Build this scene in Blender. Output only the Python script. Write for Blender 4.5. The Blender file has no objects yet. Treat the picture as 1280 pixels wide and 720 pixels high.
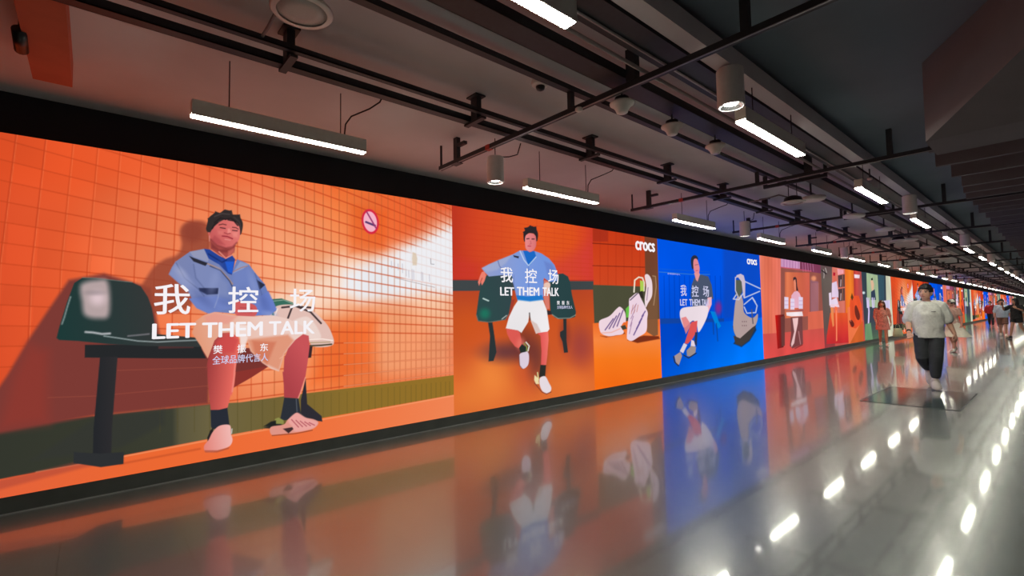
import bpy, bmesh, math, random
import numpy as np
from mathutils import Vector, Matrix

# ------------------------------------------------------------------ camera, world, exposure
S = bpy.context.scene
C = S.collection
W_PX, H_PX = 1280, 720
FOC = 601.128                      # focal length in pixels of the 1280 px wide frame
YAW, PITCH, ROLL = 0.8532638, 0.0545448, -0.0173433
EYE = 1.40
_f = np.array([-math.sin(YAW) * math.cos(PITCH), math.cos(YAW) * math.cos(PITCH), math.sin(PITCH)])
_r = np.array([math.cos(YAW), math.sin(YAW), 0.0])
_u = np.cross(_r, _f)
CR = math.cos(ROLL) * _r + math.sin(ROLL) * _u
CU = -math.sin(ROLL) * _r + math.cos(ROLL) * _u
CF = _f
cam_data = bpy.data.cameras.new('camera')
cam = bpy.data.objects.new('camera', cam_data)
C.objects.link(cam)
cam_data.sensor_fit = 'HORIZONTAL'
cam_data.sensor_width = 36.0
cam_data.lens = 36.0 * FOC / W_PX
cam_data.clip_start = 0.05
cam_data.clip_end = 400
cam.matrix_world = Matrix(((CR[0], CU[0], -CF[0], 0), (CR[1], CU[1], -CF[1], 0), (CR[2], CU[2], -CF[2], EYE), (0, 0, 0, 1)))
S.camera = cam

world = bpy.data.worlds.new('world')
S.world = world
world.use_nodes = True
world.node_tree.nodes['Background'].inputs[0].default_value = (0.5, 0.55, 0.6, 1)
world.node_tree.nodes['Background'].inputs[1].default_value = 0.02
S.view_settings.view_transform = 'Standard'
S.view_settings.look = 'None'
S.view_settings.gamma = 1.0
S.view_settings.use_curve_mapping = False
S.view_settings.exposure = 0.0
LAMP_POWER = 66.0                   # radiance of the lamp diffusers
SPOT_POWER = 26.0                   # radiance of the round downlights
SCREEN_POWER = 1.0                 # radiance of a white pixel of the video wall
S.cycles.max_bounces = 7
S.cycles.diffuse_bounces = 4
S.cycles.glossy_bounces = 4
S.cycles.sample_clamp_indirect = 10.0
S.cycles.use_denoising = True

# the room (metres): x across (screens at the left), y along the corridor, z up
XS = -5.16                         # face of the video wall
XW = -5.30                         # wall behind the screens
XR = 4.0
Y0R, Y1R = -7.2, 118.0
ZC = 3.19                          # grey ceiling over the left half
ZH = 3.24                          # dark slab over the right half
XSTEP = -1.44
SCR_B, SCR_H, SCR_W = 0.127, 2.70, 4.80
SCR_Y0 = -1.31                     # left edge of the first advert

def ray(px, py):
    return CF + CR * (px - 640) / FOC - CU * (py - 360) / FOC
def on_wall(px, py, X=XS):
    v = ray(px, py); t = X / v[0]
    return t * v[1], EYE + t * v[2]

# ------------------------------------------------------------------ helpers
def s2l(c):
    c = np.asarray(c, dtype=float)
    return np.where(c <= 0.04045, c / 12.92, ((np.maximum(c, 0) + 0.055) / 1.055) ** 2.4)
def rgb(r, g, b):
    l = s2l(np.array([r, g, b]) / 255.0)
    return (float(l[0]), float(l[1]), float(l[2]), 1.0)

def mat(name, col, rough=0.6, metal=0.0, noise=0.0, scale=20.0, bump=0.0, emit=None, power=0.0, spec=0.5):
    m = bpy.data.materials.new(name); m.use_nodes = True
    nt = m.node_tree; b = nt.nodes['Principled BSDF']
    b.inputs['Base Color'].default_value = col
    b.inputs['Roughness'].default_value = rough
    b.inputs['Metallic'].default_value = metal
    b.inputs['Specular IOR Level'].default_value = spec
    if noise or bump:
        tc = nt.nodes.new('ShaderNodeTexCoord')
        n = nt.nodes.new('ShaderNodeTexNoise'); n.inputs['Scale'].default_value = scale; n.inputs['Detail'].default_value = 5
        nt.links.new(tc.outputs['Object'], n.inputs['Vector'])
        if noise:
            r = nt.nodes.new('ShaderNodeValToRGB')
            lo = tuple(max(0, c * (1 - noise)) for c in col[:3]) + (1,)
            hi = tuple(min(1, c * (1 + noise)) for c in col[:3]) + (1,)
            r.color_ramp.elements[0].color = lo; r.color_ramp.elements[1].color = hi
            r.color_ramp.elements[0].position = 0.3; r.color_ramp.elements[1].position = 0.7
            nt.links.new(n.outputs['Fac'], r.inputs['Fac'])
            nt.links.new(r.outputs['Color'], b.inputs['Base Color'])
        if bump:
            bp = nt.nodes.new('ShaderNodeBump'); bp.inputs['Strength'].default_value = bump; bp.inputs['Distance'].default_value = 0.01
            nt.links.new(n.outputs['Fac'], bp.inputs['Height'])
            nt.links.new(bp.outputs['Normal'], b.inputs['Normal'])
    if emit is not None:
        b.inputs['Emission Color'].default_value = emit
        b.inputs['Emission Strength'].default_value = power
    return m

def vcol_mat(name, attr, rough=0.6, noise=0.06):
    m = bpy.data.materials.new(name); m.use_nodes = True
    nt = m.node_tree; b = nt.nodes['Principled BSDF']; b.inputs['Roughness'].default_value = rough
    a = nt.nodes.new('ShaderNodeAttribute'); a.attribute_name = attr
    nt.links.new(a.outputs['Color'], b.inputs['Base Color'])
    return m

def link(name, me, m=None, parent=None, loc=(0, 0, 0), rz=0.0):
    o = bpy.data.objects.new(name, me); C.objects.link(o)
    o.location = loc; o.rotation_euler = (0, 0, rz)
    if m is not None and me is not None:
        me.materials.append(m)
    if parent is not None: o.parent = parent
    return o

def obj(name, bm, m, parent=None, smooth=False, loc=(0, 0, 0), rz=0.0):
    me = bpy.data.meshes.new(name)
    bmesh.ops.recalc_face_normals(bm, faces=bm.faces)
    bm.to_mesh(me); bm.free()
    if smooth:
        for p in me.polygons: p.use_smooth = True
    return link(name, me, m, parent, loc, rz)

def tag(o, label, cat, group=None):
    o['label'] = label; o['category'] = cat
    if group: o['group'] = group
    return o

def thing(name, label, cat, loc=(0, 0, 0), rz=0.0, group=None):
    o = link(name, None, None, None, loc, rz)
    o.empty_display_size = 0.1
    return tag(o, label, cat, group)

def struct(name, bm, m):
    o = obj(name, bm, m); o['kind'] = 'structure'
    return o

def dup(root, loc, label=None, rz=None):
    r = root.copy(); C.objects.link(r); r.location = loc
    if rz is not None: r.rotation_euler = (0, 0, rz)
    if label: r['label'] = label
    for ch in list(root.children):
        c = ch.copy(); C.objects.link(c); c.parent = r
        for g in list(ch.children):
            d = g.copy(); C.objects.link(d); d.parent = c
    return r

def box(bm, lo, hi, bev=0.0):
    lo = Vector(lo); hi = Vector(hi)
    r = bmesh.ops.create_cube(bm, size=1.0)
    vs = r['verts']
    bmesh.ops.scale(bm, vec=hi - lo, verts=vs)
    bmesh.ops.translate(bm, vec=(lo + hi) / 2, verts=vs)
    if bev > 0:
        es = list({e for v in vs for e in v.link_edges})
        bmesh.ops.bevel(bm, geom=es, offset=bev, segments=2, affect='EDGES', profile=0.5)
    return bm

def tube(bm, pts, r, seg=8, cap=True):
    pts = [Vector(p) for p in pts]
    rings = []; x = None
    for i, p in enumerate(pts):
        a = pts[max(0, i - 1)]; b = pts[min(len(pts) - 1, i + 1)]
        d = (b - a).normalized()
        if x is None:
            up = Vector((0, 0, 1)) if abs(d.z) < 0.95 else Vector((1, 0, 0))
            x = d.cross(up)
        else:
            x = x - d * x.dot(d)              # carry the frame along, so bends do not twist
        x.normalize(); y = x.cross(d).normalized()
        rr = r[i] if isinstance(r, (list, tuple)) else r
        rings.append([bm.verts.new(p + (x * math.cos(2 * math.pi * k / seg) + y * math.sin(2 * math.pi * k / seg)) * rr) for k in range(seg)])
    for a, b in zip(rings, rings[1:]):
        for k in range(seg):
            bm.faces.new((a[k], a[(k + 1) % seg], b[(k + 1) % seg], b[k]))
    if cap:
        bm.faces.new(rings[0][::-1]); bm.faces.new(rings[-1])
    return bm

def lathe(bm, prof, seg=28, org=(0, 0, 0)):
    """prof: list of (radius, z); closed on the axis when radius is 0"""
    org = Vector(org); rings = []
    for r, z in prof:
        if r <= 1e-6:
            rings.append([bm.verts.new(org + Vector((0, 0, z)))])
        else:
            rings.append([bm.verts.new(org + Vector((r * math.cos(2 * math.pi * k / seg), r * math.sin(2 * math.pi * k / seg), z))) for k in range(seg)])
    for a, b in zip(rings, rings[1:]):
        for k in range(seg):
            k2 = (k + 1) % seg
            if len(a) == 1 and len(b) == 1: continue
            if len(a) == 1: bm.faces.new((a[0], b[k2], b[k]))
            elif len(b) == 1: bm.faces.new((a[k], a[k2], b[0]))
            else: bm.faces.new((a[k], a[k2], b[k2], b[k]))
    return bm

ORD = ['first', 'second', 'third', 'fourth', 'fifth', 'sixth', 'seventh', 'eighth', 'ninth', 'tenth', 'eleventh', 'twelfth', 'thirteenth',
       'fourteenth', 'fifteenth', 'sixteenth', 'seventeenth', 'eighteenth', 'nineteenth', 'twentieth']
def nth(i):
    if i < 20: return ORD[i]
    t = {2: 'twenty', 3: 'thirty', 4: 'forty', 5: 'fifty'}[(i + 1) // 10]
    u = (i + 1) % 10
    return (t[:-1] + 'ieth') if u == 0 else t + '-' + ORD[u - 1]

# ------------------------------------------------------------------ materials
M = {}
M['ceil'] = mat('ceiling_paint', rgb(210, 206, 208), 0.85, noise=0.06, scale=1.5, bump=0.05)
M['slab'] = mat('dark_slab', rgb(118, 128, 140), 0.9, noise=0.1, scale=1.0)  # darker and bluer than the ceiling over the left half
M['black_wall'] = mat('black_wall_paint', rgb(30, 35, 42), 0.8, noise=0.1, scale=2.0)
M['wall_grey'] = mat('grey_wall_panel', rgb(190, 192, 192), 0.6, noise=0.06, scale=1.2)
M['plinth'] = mat('black_plinth_metal', rgb(74, 78, 76), 0.4, noise=0.15, scale=6)
M['steel'] = mat('dark_painted_steel', rgb(42, 46, 50), 0.55, noise=0.12, scale=30)
M['steel_lip'] = mat('bare_steel_edge', rgb(150, 148, 150), 0.4, metal=0.3)
M['conduit'] = mat('grey_conduit', rgb(160, 150, 150), 0.45, noise=0.05, scale=40)
M['cable'] = mat('black_cable', rgb(28, 26, 28), 0.6)
M['grey_cable'] = mat('grey_flexible_conduit', rgb(120, 110, 112), 0.5)
M['lamp'] = mat('lamp_housing', rgb(238, 238, 226), 0.45, noise=0.03, scale=30)
M['diffuser'] = mat('lamp_diffuser', rgb(240, 240, 230), 0.4, emit=(1.0, 0.99, 0.83, 1), power=LAMP_POWER)
M['white'] = mat('white_plastic', rgb(236, 230, 224), 0.45, noise=0.03, scale=30)
M['grille'] = mat('speaker_grille', rgb(205, 200, 194), 0.6, noise=0.15, scale=400)
M['spot'] = mat('downlight_lens', rgb(240, 240, 235), 0.3, emit=(1.0, 0.97, 0.9, 1), power=SPOT_POWER)
M['reflector'] = mat('downlight_reflector', rgb(200, 200, 200), 0.25, metal=0.8)
M['dark_plastic'] = mat('dark_plastic', rgb(25, 26, 28), 0.35)
M['red_lit'] = mat('beam_with_red_light', rgb(190, 96, 70), 0.7, noise=0.1, scale=4)  # red light from the screens put into the beam's base colour
M['baffle'] = mat('baffle_paint', rgb(118, 114, 118), 0.8, noise=0.06, scale=3)
M['red_tape'] = mat('red_tape', rgb(190, 60, 50), 0.5)

# floor: dark polished stone slabs with thin joints
def floor_mat():
    m = bpy.data.materials.new('polished_stone_floor'); m.use_nodes = True
    nt = m.node_tree; b = nt.nodes['Principled BSDF']; L = nt.links.new
    tc = nt.nodes.new('ShaderNodeTexCoord')
    mp = nt.nodes.new('ShaderNodeMapping')
    mp.inputs['Location'].default_value = (0.55, -4.08 + 4.2, 0)
    L(tc.outputs['Object'], mp.inputs['Vector'])
    br = nt.nodes.new('ShaderNodeTexBrick')
    br.offset = 0.0; br.squash = 1.0
    br.inputs['Scale'].default_value = 1.0
    br.inputs['Brick Width'].default_value = 0.6
    br.inputs['Row Height'].default_value = 0.6
    br.inputs['Mortar Size'].default_value = 0.0018
    br.inputs['Mortar Smooth'].default_value = 0.2
    br.inputs['Bias'].default_value = 0.0
    br.inputs['Color1'].default_value = FLOOR_A
    br.inputs['Color2'].default_value = FLOOR_B
    br.inputs['Mortar'].default_value = (0.045, 0.048, 0.047, 1)
    L(mp.outputs['Vector'], br.inputs['Vector'])
    nz = nt.nodes.new('ShaderNodeTexNoise'); nz.inputs['Scale'].default_value = 2.3; nz.inputs['Detail'].default_value = 6
    L(tc.outputs['Object'], nz.inputs['Vector'])
    mx = nt.nodes.new('ShaderNodeMix'); mx.data_type = 'RGBA'; mx.blend_type = 'MULTIPLY'; mx.inputs[0].default_value = 0.2
    rp = nt.nodes.new('ShaderNodeValToRGB')
    rp.color_ramp.elements[0].color = (0.6, 0.6, 0.6, 1); rp.color_ramp.elements[1].color = (1, 1, 1, 1)
    rp.color_ramp.elements[0].position = 0.3; rp.color_ramp.elements[1].position = 0.7
    L(nz.outputs['Fac'], rp.inputs['Fac'])
    L(br.outputs['Color'], mx.inputs[6]); L(rp.outputs['Color'], mx.inputs[7])
    L(mx.outputs[2], b.inputs['Base Color'])
    rr = nt.nodes.new('ShaderNodeMapRange')
    rr.inputs['From Min'].default_value = 0.3; rr.inputs['From Max'].default_value = 0.7
    rr.inputs['To Min'].default_value = FLOOR_R0; rr.inputs['To Max'].default_value = FLOOR_R1
    L(nz.outputs['Fac'], rr.inputs['Value']); L(rr.outputs['Result'], b.inputs['Roughness'])
    b.inputs['IOR'].default_value = FLOOR_IOR
    b.inputs['Coat Weight'].default_value = 0.7; b.inputs['Coat IOR'].default_value = 1.7; b.inputs['Coat Roughness'].default_value = 0.06
    n2 = nt.nodes.new('ShaderNodeTexNoise'); n2.inputs['Scale'].default_value = 9.0; n2.inputs['Detail'].default_value = 2
    L(tc.outputs['Object'], n2.inputs['Vector'])
    bp = nt.nodes.new('ShaderNodeBump'); bp.inputs['Strength'].default_value = 0.03; bp.inputs['Distance'].default_value = 0.01
    L(n2.outputs['Fac'], bp.inputs['Height'])
    L(bp.outputs['Normal'], b.inputs['Normal'])
    return m
FLOOR_A = rgb(88, 104, 103); FLOOR_B = rgb(93, 109, 108)
FLOOR_R0, FLOOR_R1, FLOOR_IOR = 0.25, 0.27, 2.4

# ------------------------------------------------------------------ the setting
b = bmesh.new(); box(b, (XW - 0.1, Y0R - 0.1, -0.1), (XR + 0.1, Y1R + 0.1, 0.0)); struct('floor', b, floor_mat())
b = bmesh.new(); box(b, (XW - 0.1, Y0R - 0.1, ZC), (XSTEP, Y1R + 0.1, ZC + 0.05)); struct('ceiling', b, M['ceil'])
b = bmesh.new(); box(b, (XSTEP, Y0R - 0.1, ZH), (XR + 0.1, Y1R + 0.1, ZH + 0.1)); struct('ceiling_right', b, M['slab'])
b = bmesh.new(); box(b, (XW - 0.1, Y0R - 0.1, 0.0), (XW, Y1R + 0.1, ZC)); struct('wall_left', b, M['black_wall'])
b = bmesh.new(); box(b, (XR, Y0R - 0.1, 0.0), (XR + 0.1, Y1R + 0.1, ZH)); struct('wall_right', b, M['wall_grey'])
b = bmesh.new(); box(b, (XW, Y1R, 0.0), (XR, Y1R + 0.1, ZH)); struct('wall_far', b, M['wall_grey'])
b = bmesh.new(); box(b, (XW, Y0R - 0.1, 0.0), (XR, Y0R, ZH)); struct('wall_near', b, M['wall_grey'])
b = bmesh.new(); box(b, (XW, Y0R, 0.0), (XS - 0.005, Y1R, SCR_B)); struct('baseboard_left', b, M['plinth'])
b = bmesh.new(); box(b, (XS - 0.006, Y0R, 0.0), (XS + 0.004, Y1R, 0.008)); struct('trim_3', b, M['steel_lip'])
b = bmesh.new(); box(b, (-1.50, Y0R - 0.1, 3.06), (-1.39, Y1R + 0.1, ZC)); struct('trim_4', b, M['ceil'])
# cross beam over the near end of the screens
b = bmesh.new(); box(b, (-4.43, -0.335, 3.02), (-0.9, -0.14, ZC + 0.02)); struct('trim_1', b, M['red_lit'])
# ------------------------------------------------------------------ pictures on the video wall
def spline(pts, n=6):
    P = np.array(pts, float); N = len(P); out = []
    for i in range(N):
        p0, p1, p2, p3 = P[i - 1], P[i], P[(i + 1) % N], P[(i + 2) % N]
        for k in range(n):
            t = k / n
            out.append(0.5 * ((2 * p1) + (-p0 + p2) * t + (2 * p0 - 5 * p1 + 4 * p2 - p3) * t * t + (-p0 + 3 * p1 - 3 * p2 + p3) * t ** 3))
    return np.array(out)

def zoom(x0, y0, k):
    """points read in an enlarged crop -> photo pixels"""
    return lambda *pts: [(x0 + x / k, y0 + y / k) for x, y in pts]

class Picture:
    """a picture drawn on the grid of one screen; shapes are given where they appear in the photograph"""
    def __init__(self, index, nu, nv):
        self.y0 = SCR_Y0 + SCR_W * index
        self.nu, self.nv = nu, nv
        Y = self.y0 + np.linspace(0, SCR_W, nu); Z = SCR_B + np.linspace(0, SCR_H, nv)
        YY, ZZ = np.meshgrid(Y, Z)
        self.Y, self.Z = YY, ZZ
        d = np.stack([np.full_like(YY, XS), YY, ZZ - EYE], -1)
        dep = np.maximum(d @ CF, 0.25)
        self.A = 640 + FOC * (d @ CR) / dep
        self.B = 360 - FOC * (d @ CU) / dep
        self.c = np.zeros((nv, nu, 3))
    def _mix(self, sl, al, col):
        if callable(col): cc = col(self.A[sl], self.B[sl])
        else: cc = np.array(col, float) / 255.0
        self.c[sl] = self.c[sl] * (1 - al[..., None]) + cc * al[..., None]
    def fill(self, col):
        self._mix((slice(None), slice(None)), np.ones((self.nv, self.nu)), col)
    def _win(self, x0, y0, x1, y1):
        m = (self.A >= x0) & (self.A <= x1) & (self.B >= y0) & (self.B <= y1)
        r = np.where(m.any(1))[0]; q = np.where(m.any(0))[0]
        if len(r) == 0 or len(q) == 0: return None
        return (slice(r[0], r[-1] + 1), slice(q[0], q[-1] + 1))
    def poly(self, pts, col, soft=1.0, a=1.0, smooth=False):
        P = spline(pts) if smooth else np.array(pts, float)
        s = soft + 0.5
        sl = self._win(P[:, 0].min() - s, P[:, 1].min() - s, P[:, 0].max() + s, P[:, 1].max() + s)
        if sl is None: return
        X = self.A[sl]; Yp = self.B[sl]
        inside = np.zeros(X.shape, bool); dist = np.full(X.shape, 1e9)
        for i in range(len(P)):
            (x1, y1), (x2, y2) = P[i - 1], P[i]
            if y1 != y2:
                cr = ((y1 > Yp) != (y2 > Yp)) & (X < (x2 - x1) * (Yp - y1) / (y2 - y1) + x1)
                inside ^= cr
            dx, dy = x2 - x1, y2 - y1
            t = np.clip(((X - x1) * dx + (Yp - y1) * dy) / (dx * dx + dy * dy + 1e-9), 0, 1)
            dist = np.minimum(dist, (X - x1 - t * dx) ** 2 + (Yp - y1 - t * dy) ** 2)
        dist = np.sqrt(dist); sd = np.where(inside, dist, -dist)
        al = np.clip(0.5 + sd / soft, 0, 1); al = al * al * (3 - 2 * al)
        self._mix(sl, al * a, col)
    def line(self, pts, col, w=1.0, a=1.0, soft=0.8):
        P = np.array(pts, float); s = w + soft
        sl = self._win(P[:, 0].min() - s, P[:, 1].min() - s, P[:, 0].max() + s, P[:, 1].max() + s)
        if sl is None: return
        X = self.A[sl]; Yp = self.B[sl]; dist = np.full(X.shape, 1e9)
        for (x1, y1), (x2, y2) in zip(P, P[1:]):
            dx, dy = x2 - x1, y2 - y1
            t = np.clip(((X - x1) * dx + (Yp - y1) * dy) / (dx * dx + dy * dy + 1e-9), 0, 1)
            dist = np.minimum(dist, (X - x1 - t * dx) ** 2 + (Yp - y1 - t * dy) ** 2)
        al = np.clip(0.5 + (w / 2 - np.sqrt(dist)) / soft, 0, 1)
        self._mix(sl, al * a, col)
    def ell(self, cx, cy, rx, ry, col, soft=0.1, a=1.0, rot=0.0):
        m = max(rx, ry) * (1 + soft) + 1
        sl = self._win(cx - m, cy - m, cx + m, cy + m)
        if sl is None: return
        c, s = math.cos(rot), math.sin(rot)
        X = self.A[sl] - cx; Yp = self.B[sl] - cy
        q = np.sqrt(((X * c + Yp * s) / rx) ** 2 + ((-X * s + Yp * c) / ry) ** 2)
        al = np.clip((1 + soft - q) / (2 * soft), 0, 1); al = al * al * (3 - 2 * al)
        self._mix(sl, al * a, col)
    def blotch(self, amount, size, seed, sl=None, sy=1.0):
        """soft unevenness of the photographed backdrop"""
        rs = np.random.RandomState(seed); g = np.zeros((self.nv, self.nu))
        for k in range(14):
            a = rs.rand(4)
            ang = a[0] * 6.283; fr = (0.5 + a[1]) * 6.283 / size
            g += np.sin(self.Y * fr * math.cos(ang) + self.Z * fr * sy * math.sin(ang) + a[2] * 6.283)
        g = g / 5.0
        self.c *= (1 + amount * g)[..., None]
    def mesh(self, name):
        nu, nv = self.nu, self.nv
        me = bpy.data.meshes.new(name)
        co = np.stack([np.zeros_like(self.Y), self.Y - self.y0 - SCR_W / 2, self.Z], -1).reshape(-1, 3)
        j, i = np.meshgrid(np.arange(nv - 1), np.arange(nu - 1), indexing='ij')
        a = (j * nu + i).ravel()
        q = np.stack([a, a + 1, a + nu + 1, a + nu], 1).astype(np.int32)
        me.vertices.add(nu * nv); me.vertices.foreach_set('co', co.astype(np.float32).ravel())
        me.loops.add(q.size); me.loops.foreach_set('vertex_index', q.ravel())
        me.polygons.add(len(q)); me.polygons.foreach_set('loop_start', np.arange(0, q.size, 4, dtype=np.int32))
        me.update(calc_edges=True)
        at = me.color_attributes.new('picture', 'FLOAT_COLOR', 'POINT')
        lin = s2l(np.clip(self.c, 0, 1)).reshape(-1, 3)
        at.data.foreach_set('color', np.concatenate([lin, np.ones((len(lin), 1))], 1).astype(np.float32).ravel())
        return me

def grad(p0, c0, p1, c1):
    (x0, y0), (x1, y1) = p0, p1
    c0 = np.array(c0) / 255.0; c1 = np.array(c1) / 255.0
    def f(A, B):
        t = np.clip(((A - x0) * (x1 - x0) + (B - y0) * (y1 - y0)) / ((x1 - x0) ** 2 + (y1 - y0) ** 2), 0, 1)[..., None]
        return c0 * (1 - t) + c1 * t
    return f
def hstops(*st):
    xs = [s[0] for s in st]; cs = np.array([s[1] for s in st], float) / 255.0
    def f(A, B):
        return np.stack([np.interp(A, xs, cs[:, k]) for k in range(3)], -1)
    return f
def vstops(*st):
    xs = [s[0] for s in st]; cs = np.array([s[1] for s in st], float) / 255.0
    def f(A, B):
        return np.stack([np.interp(B, xs, cs[:, k]) for k in range(3)], -1)
    return f

def draw_tiles():
    P = Picture(0, 940, 540)
    P.fill(hstops((-250, (205, 70, 38)), (0, (220, 80, 42)), (90, (232, 92, 48)), (200, (236, 112, 66)), (330, (240, 128, 78)), (420, (240, 112, 48)), (565, (228, 92, 52))))
    P.poly([(-260, 100), (420, 210), (420, 240), (-260, 230)], (226, 78, 34), 60, 0.5)
    # sunlit patch
    P.ell(360, 370, 95, 95, (246, 190, 150), 0.9, 0.75)
    P.ell(250, 330, 110, 80, (240, 140, 96), 0.9, 0.5)
    P.poly([(390, 345), (430, 318), (475, 318), (520, 300), (566, 280), (566, 402), (540, 404), (500, 385), (440, 380), (390, 395), (350, 400), (330, 380)], (250, 218, 196), 44, 0.95, True)
    P.poly([(430, 340), (470, 325), (500, 311), (530, 299), (570, 280), (572, 372), (535, 366), (500, 372), (450, 375), (425, 362)], (236, 236, 240), 24, 1.0)
    P.poly([(470, 385), (570, 372), (570, 470), (500, 475), (440, 470)], (246, 176, 130), 40, 0.7)
    P.poly([(395, 405), (470, 400), (470, 470), (390, 480)], (240, 96, 34), 30, 0.7)
    P.poly([(440, 256), (485, 264), (482, 312), (436, 318)], (236, 92, 30), 14, 0.5)
    # tile joints
    tops = [-250, -205, -165, -128, -93, -58, -20, 20, 57, 91, 122, 150, 177, 200, 222, 243, 262, 280, 297, 314, 328, 343, 356, 369, 381, 393, 404, 414, 424, 434,
            443, 452, 461, 469, 477, 485, 493, 500, 507, 514, 520, 527, 533, 539, 545, 551, 557, 562]
    for x in tops:
        yt = 165 + 0.163 * x; k = max(0.0, (300 - x) / 300.0); k = min(k, 1.6)
        yb = 534 - 0.115 * x
        c = (184, 60, 30) if x < 60 else (200, 72, 34) if x < 330 else (176, 88, 48)
        pts = [(x, yt), (x - 22 * k, yt + 0.45 * (yb - yt)), (x - 32 * k, yb)]
        P.line(pts, c, 1.5 if x < 250 else 1.0, 0.75 if x < 430 else 0.5, 1.2)
        if x < 250: P.line([(a + 1.6, b_) for a, b_ in pts], (246, 132, 84), 0.8, 0.5, 1.2)
    for n in range(-8, 15):
        y0 = 173 + 26.0 * n
        vx, vy = 900.0, 424.0
        pts = [(x, y0 + (vy - y0) * x / vx) for x in (-250, 0, 568)]
        P.line(pts, (194, 68, 32), 1.4, 0.75, 1.3)
        if y0 > 424: P.line([(a, b_) for a, b_ in [(x, y0 + (vy - y0) * x / vx) for x in (430, 568)]], (252, 206, 160), 1.0, 0.5, 1.0)
    # each tile a little lighter or darker than the next
    kk = np.clip((300 - P.A) / 300.0, 0, 1.6); yt = 165 + 0.163 * P.A; yb = 534 - 0.115 * P.A
    ci = np.searchsorted(np.array(tops, float), P.A + 30 * kk * np.clip((P.B - yt) / (yb - yt), 0, 1))
    ri = np.floor(((P.B - 424 * P.A / 900.0) / np.maximum(1 - P.A / 900.0, 0.1) - 173) / 26.0).astype(int) % 40
    P.c *= (1 + 0.05 * (np.random.RandomState(5).rand(60, 40)[ci % 60, ri] - 0.5) * np.clip((480 - P.A) / 300, 0, 1))[..., None]
    P.blotch(0.02, 0.8, 3)
    # glare hides the joints at the right
    P.poly([(500, 316), (530, 304), (570, 284), (572, 366), (540, 358), (505, 352)], (238, 238, 242), 14, 0.85)
    # faint shop sign in the glare, and its rule
    z = zoom(440, 250, 6.0)
    for x, y, h in [(295, 460, 50), (318, 470, 40), (345, 480, 45), (378, 480, 65), (405, 520, 50), (425, 530, 50), (450, 520, 85), (462, 525, 70), (520, 540, 60), (530, 545, 60), (580, 560, 50)]:
        P.line(z((x, y), (x + 2, y + h)), (176, 170, 184), 1.0, 0.55, 1.0)
    P.line(z((325, 585), (620, 655)), (150, 130, 130), 0.7, 0.7, 0.8)
    P.poly(z((455, 390), (480, 400), (490, 440), (485, 490), (455, 490), (450, 440)), (214, 190, 160), 2, 0.7)
    P.line(z((590, 440), (592, 480), (615, 482)), (150, 148, 156), 0.9, 0.8)
    # no-smoking sign
    P.ell(462.8, 277, 10.6, 15.8, (214, 40, 66), 0.06, 1, -0.18)
    P.ell(462.8, 277, 8.2, 12.9, (244, 178, 196), 0.06, 1, -0.18)
    P.line(z((105, 165), (172, 192)), (92, 62, 110), 2.6)
    P.line(z((112, 92), (180, 210)), (150, 60, 110), 1.8)
    # olive wainscot and floor of the picture
    P.poly([(-260, 566), (0, 535), (117, 520), (261, 505), (300, 503), (380, 492), (480, 480), (570, 468.5), (570, 493), (400, 523), (290, 543), (150, 570), (0, 599), (-260, 640)],
           hstops((-250, (44, 48, 44)), (150, (56, 58, 46)), (215, (60, 62, 50)), (225, (92, 86, 62)), (268, (110, 100, 66)), (340, (112, 98, 54)), (440, (140, 110, 44)), (570, (150, 112, 40))), 1.2)
    for x in tops:
        if x > 180: P.line([(x, 500), (x, 540)], (84, 74, 36), 0.9, 0.55) if x < 380 else P.line([(x, 495 - (x - 380) * 0.1), (x, 522 - (x - 400) * 0.16)], (100, 84, 36), 0.8, 0.5)
    P.poly([(-260, 640), (0, 599), (150, 571), (290, 544), (400, 524), (570, 493), (570, 540), (-260, 720)], hstops((-250, (216, 84, 50)), (0, (228, 98, 58)), (200, (236, 104, 50)), (380, (238, 112, 60)), (570, (240, 132, 84))), 1.2)
    P.line([(45, 590), (150, 571.5), (290, 545), (400, 525), (570, 494)], (250, 170, 120), 1.4, 0.6, 1.2)
    P.poly([(-260, 640), (0, 600), (45, 590), (95, 578), (115, 582), (0, 612), (-260, 660)], (170, 70, 56), 6, 0.55)
    P.line([(150, 580), (250, 561)], (190, 78, 40), 2.5, 0.6, 2)
    # bench shadow on the wall
    P.poly([(86, 350), (60, 388), (36, 424), (10, 468), (-40, 540), (-40, 549), (117, 520), (261, 505), (262, 440), (200, 420), (188, 360), (130, 342)], (124, 58, 52), 7)
    P.poly([(36, 430), (17, 470), (0, 536), (60, 528), (60, 440)], (150, 56, 46), 26, 0.6)
    P.line([(60, 497), (120, 495), (262, 482)], (158, 78, 62), 0.9, 0.6)
    P.line([(147, 463), (262, 459)], (158, 78, 62), 0.9, 0.6)
    P.line([(117, 520), (262, 505)], (176, 82, 62), 1.2, 0.6)
    P.poly([(120, 522), (205, 512), (205, 530), (150, 560), (90, 570), (40, 575)], (52, 54, 50), 10, 0.7)
    # shadow of the man on the tiles
    P.poly(zoom(180, 250, 5.333)((-60, 720), (40, 480), (130, 400), (220, 365), (250, 300), (240, 210), (270, 160), (330, 140), (420, 160), (440, 330), (330, 400), (300, 720)), (150, 70, 52), 7, 0.85, True)
    P.ell(241, 290, 13, 13, (140, 62, 48), 0.5, 0.7)
    # bench: beam, post, foot, seat
    P.poly([(106, 431), (256, 430), (260, 448), (200, 448), (106, 447)], (38, 40, 42), 1.2)
    P.poly([(198, 432), (243, 431), (242, 435), (198, 436)], (92, 52, 52), 2, 0.7)
    P.poly([(125, 446), (147, 446), (140, 535), (139, 572), (116, 574), (117, 535)], grad((116, 500), (36, 38, 42), (147, 500), (48, 46, 48)), 1.3)
    P.poly([(92, 565), (125, 567), (155, 565), (154.5, 580), (126, 584), (92, 579)], (46, 48, 50), 1.3)
    z = zoom(60, 340, 8.0)
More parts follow.
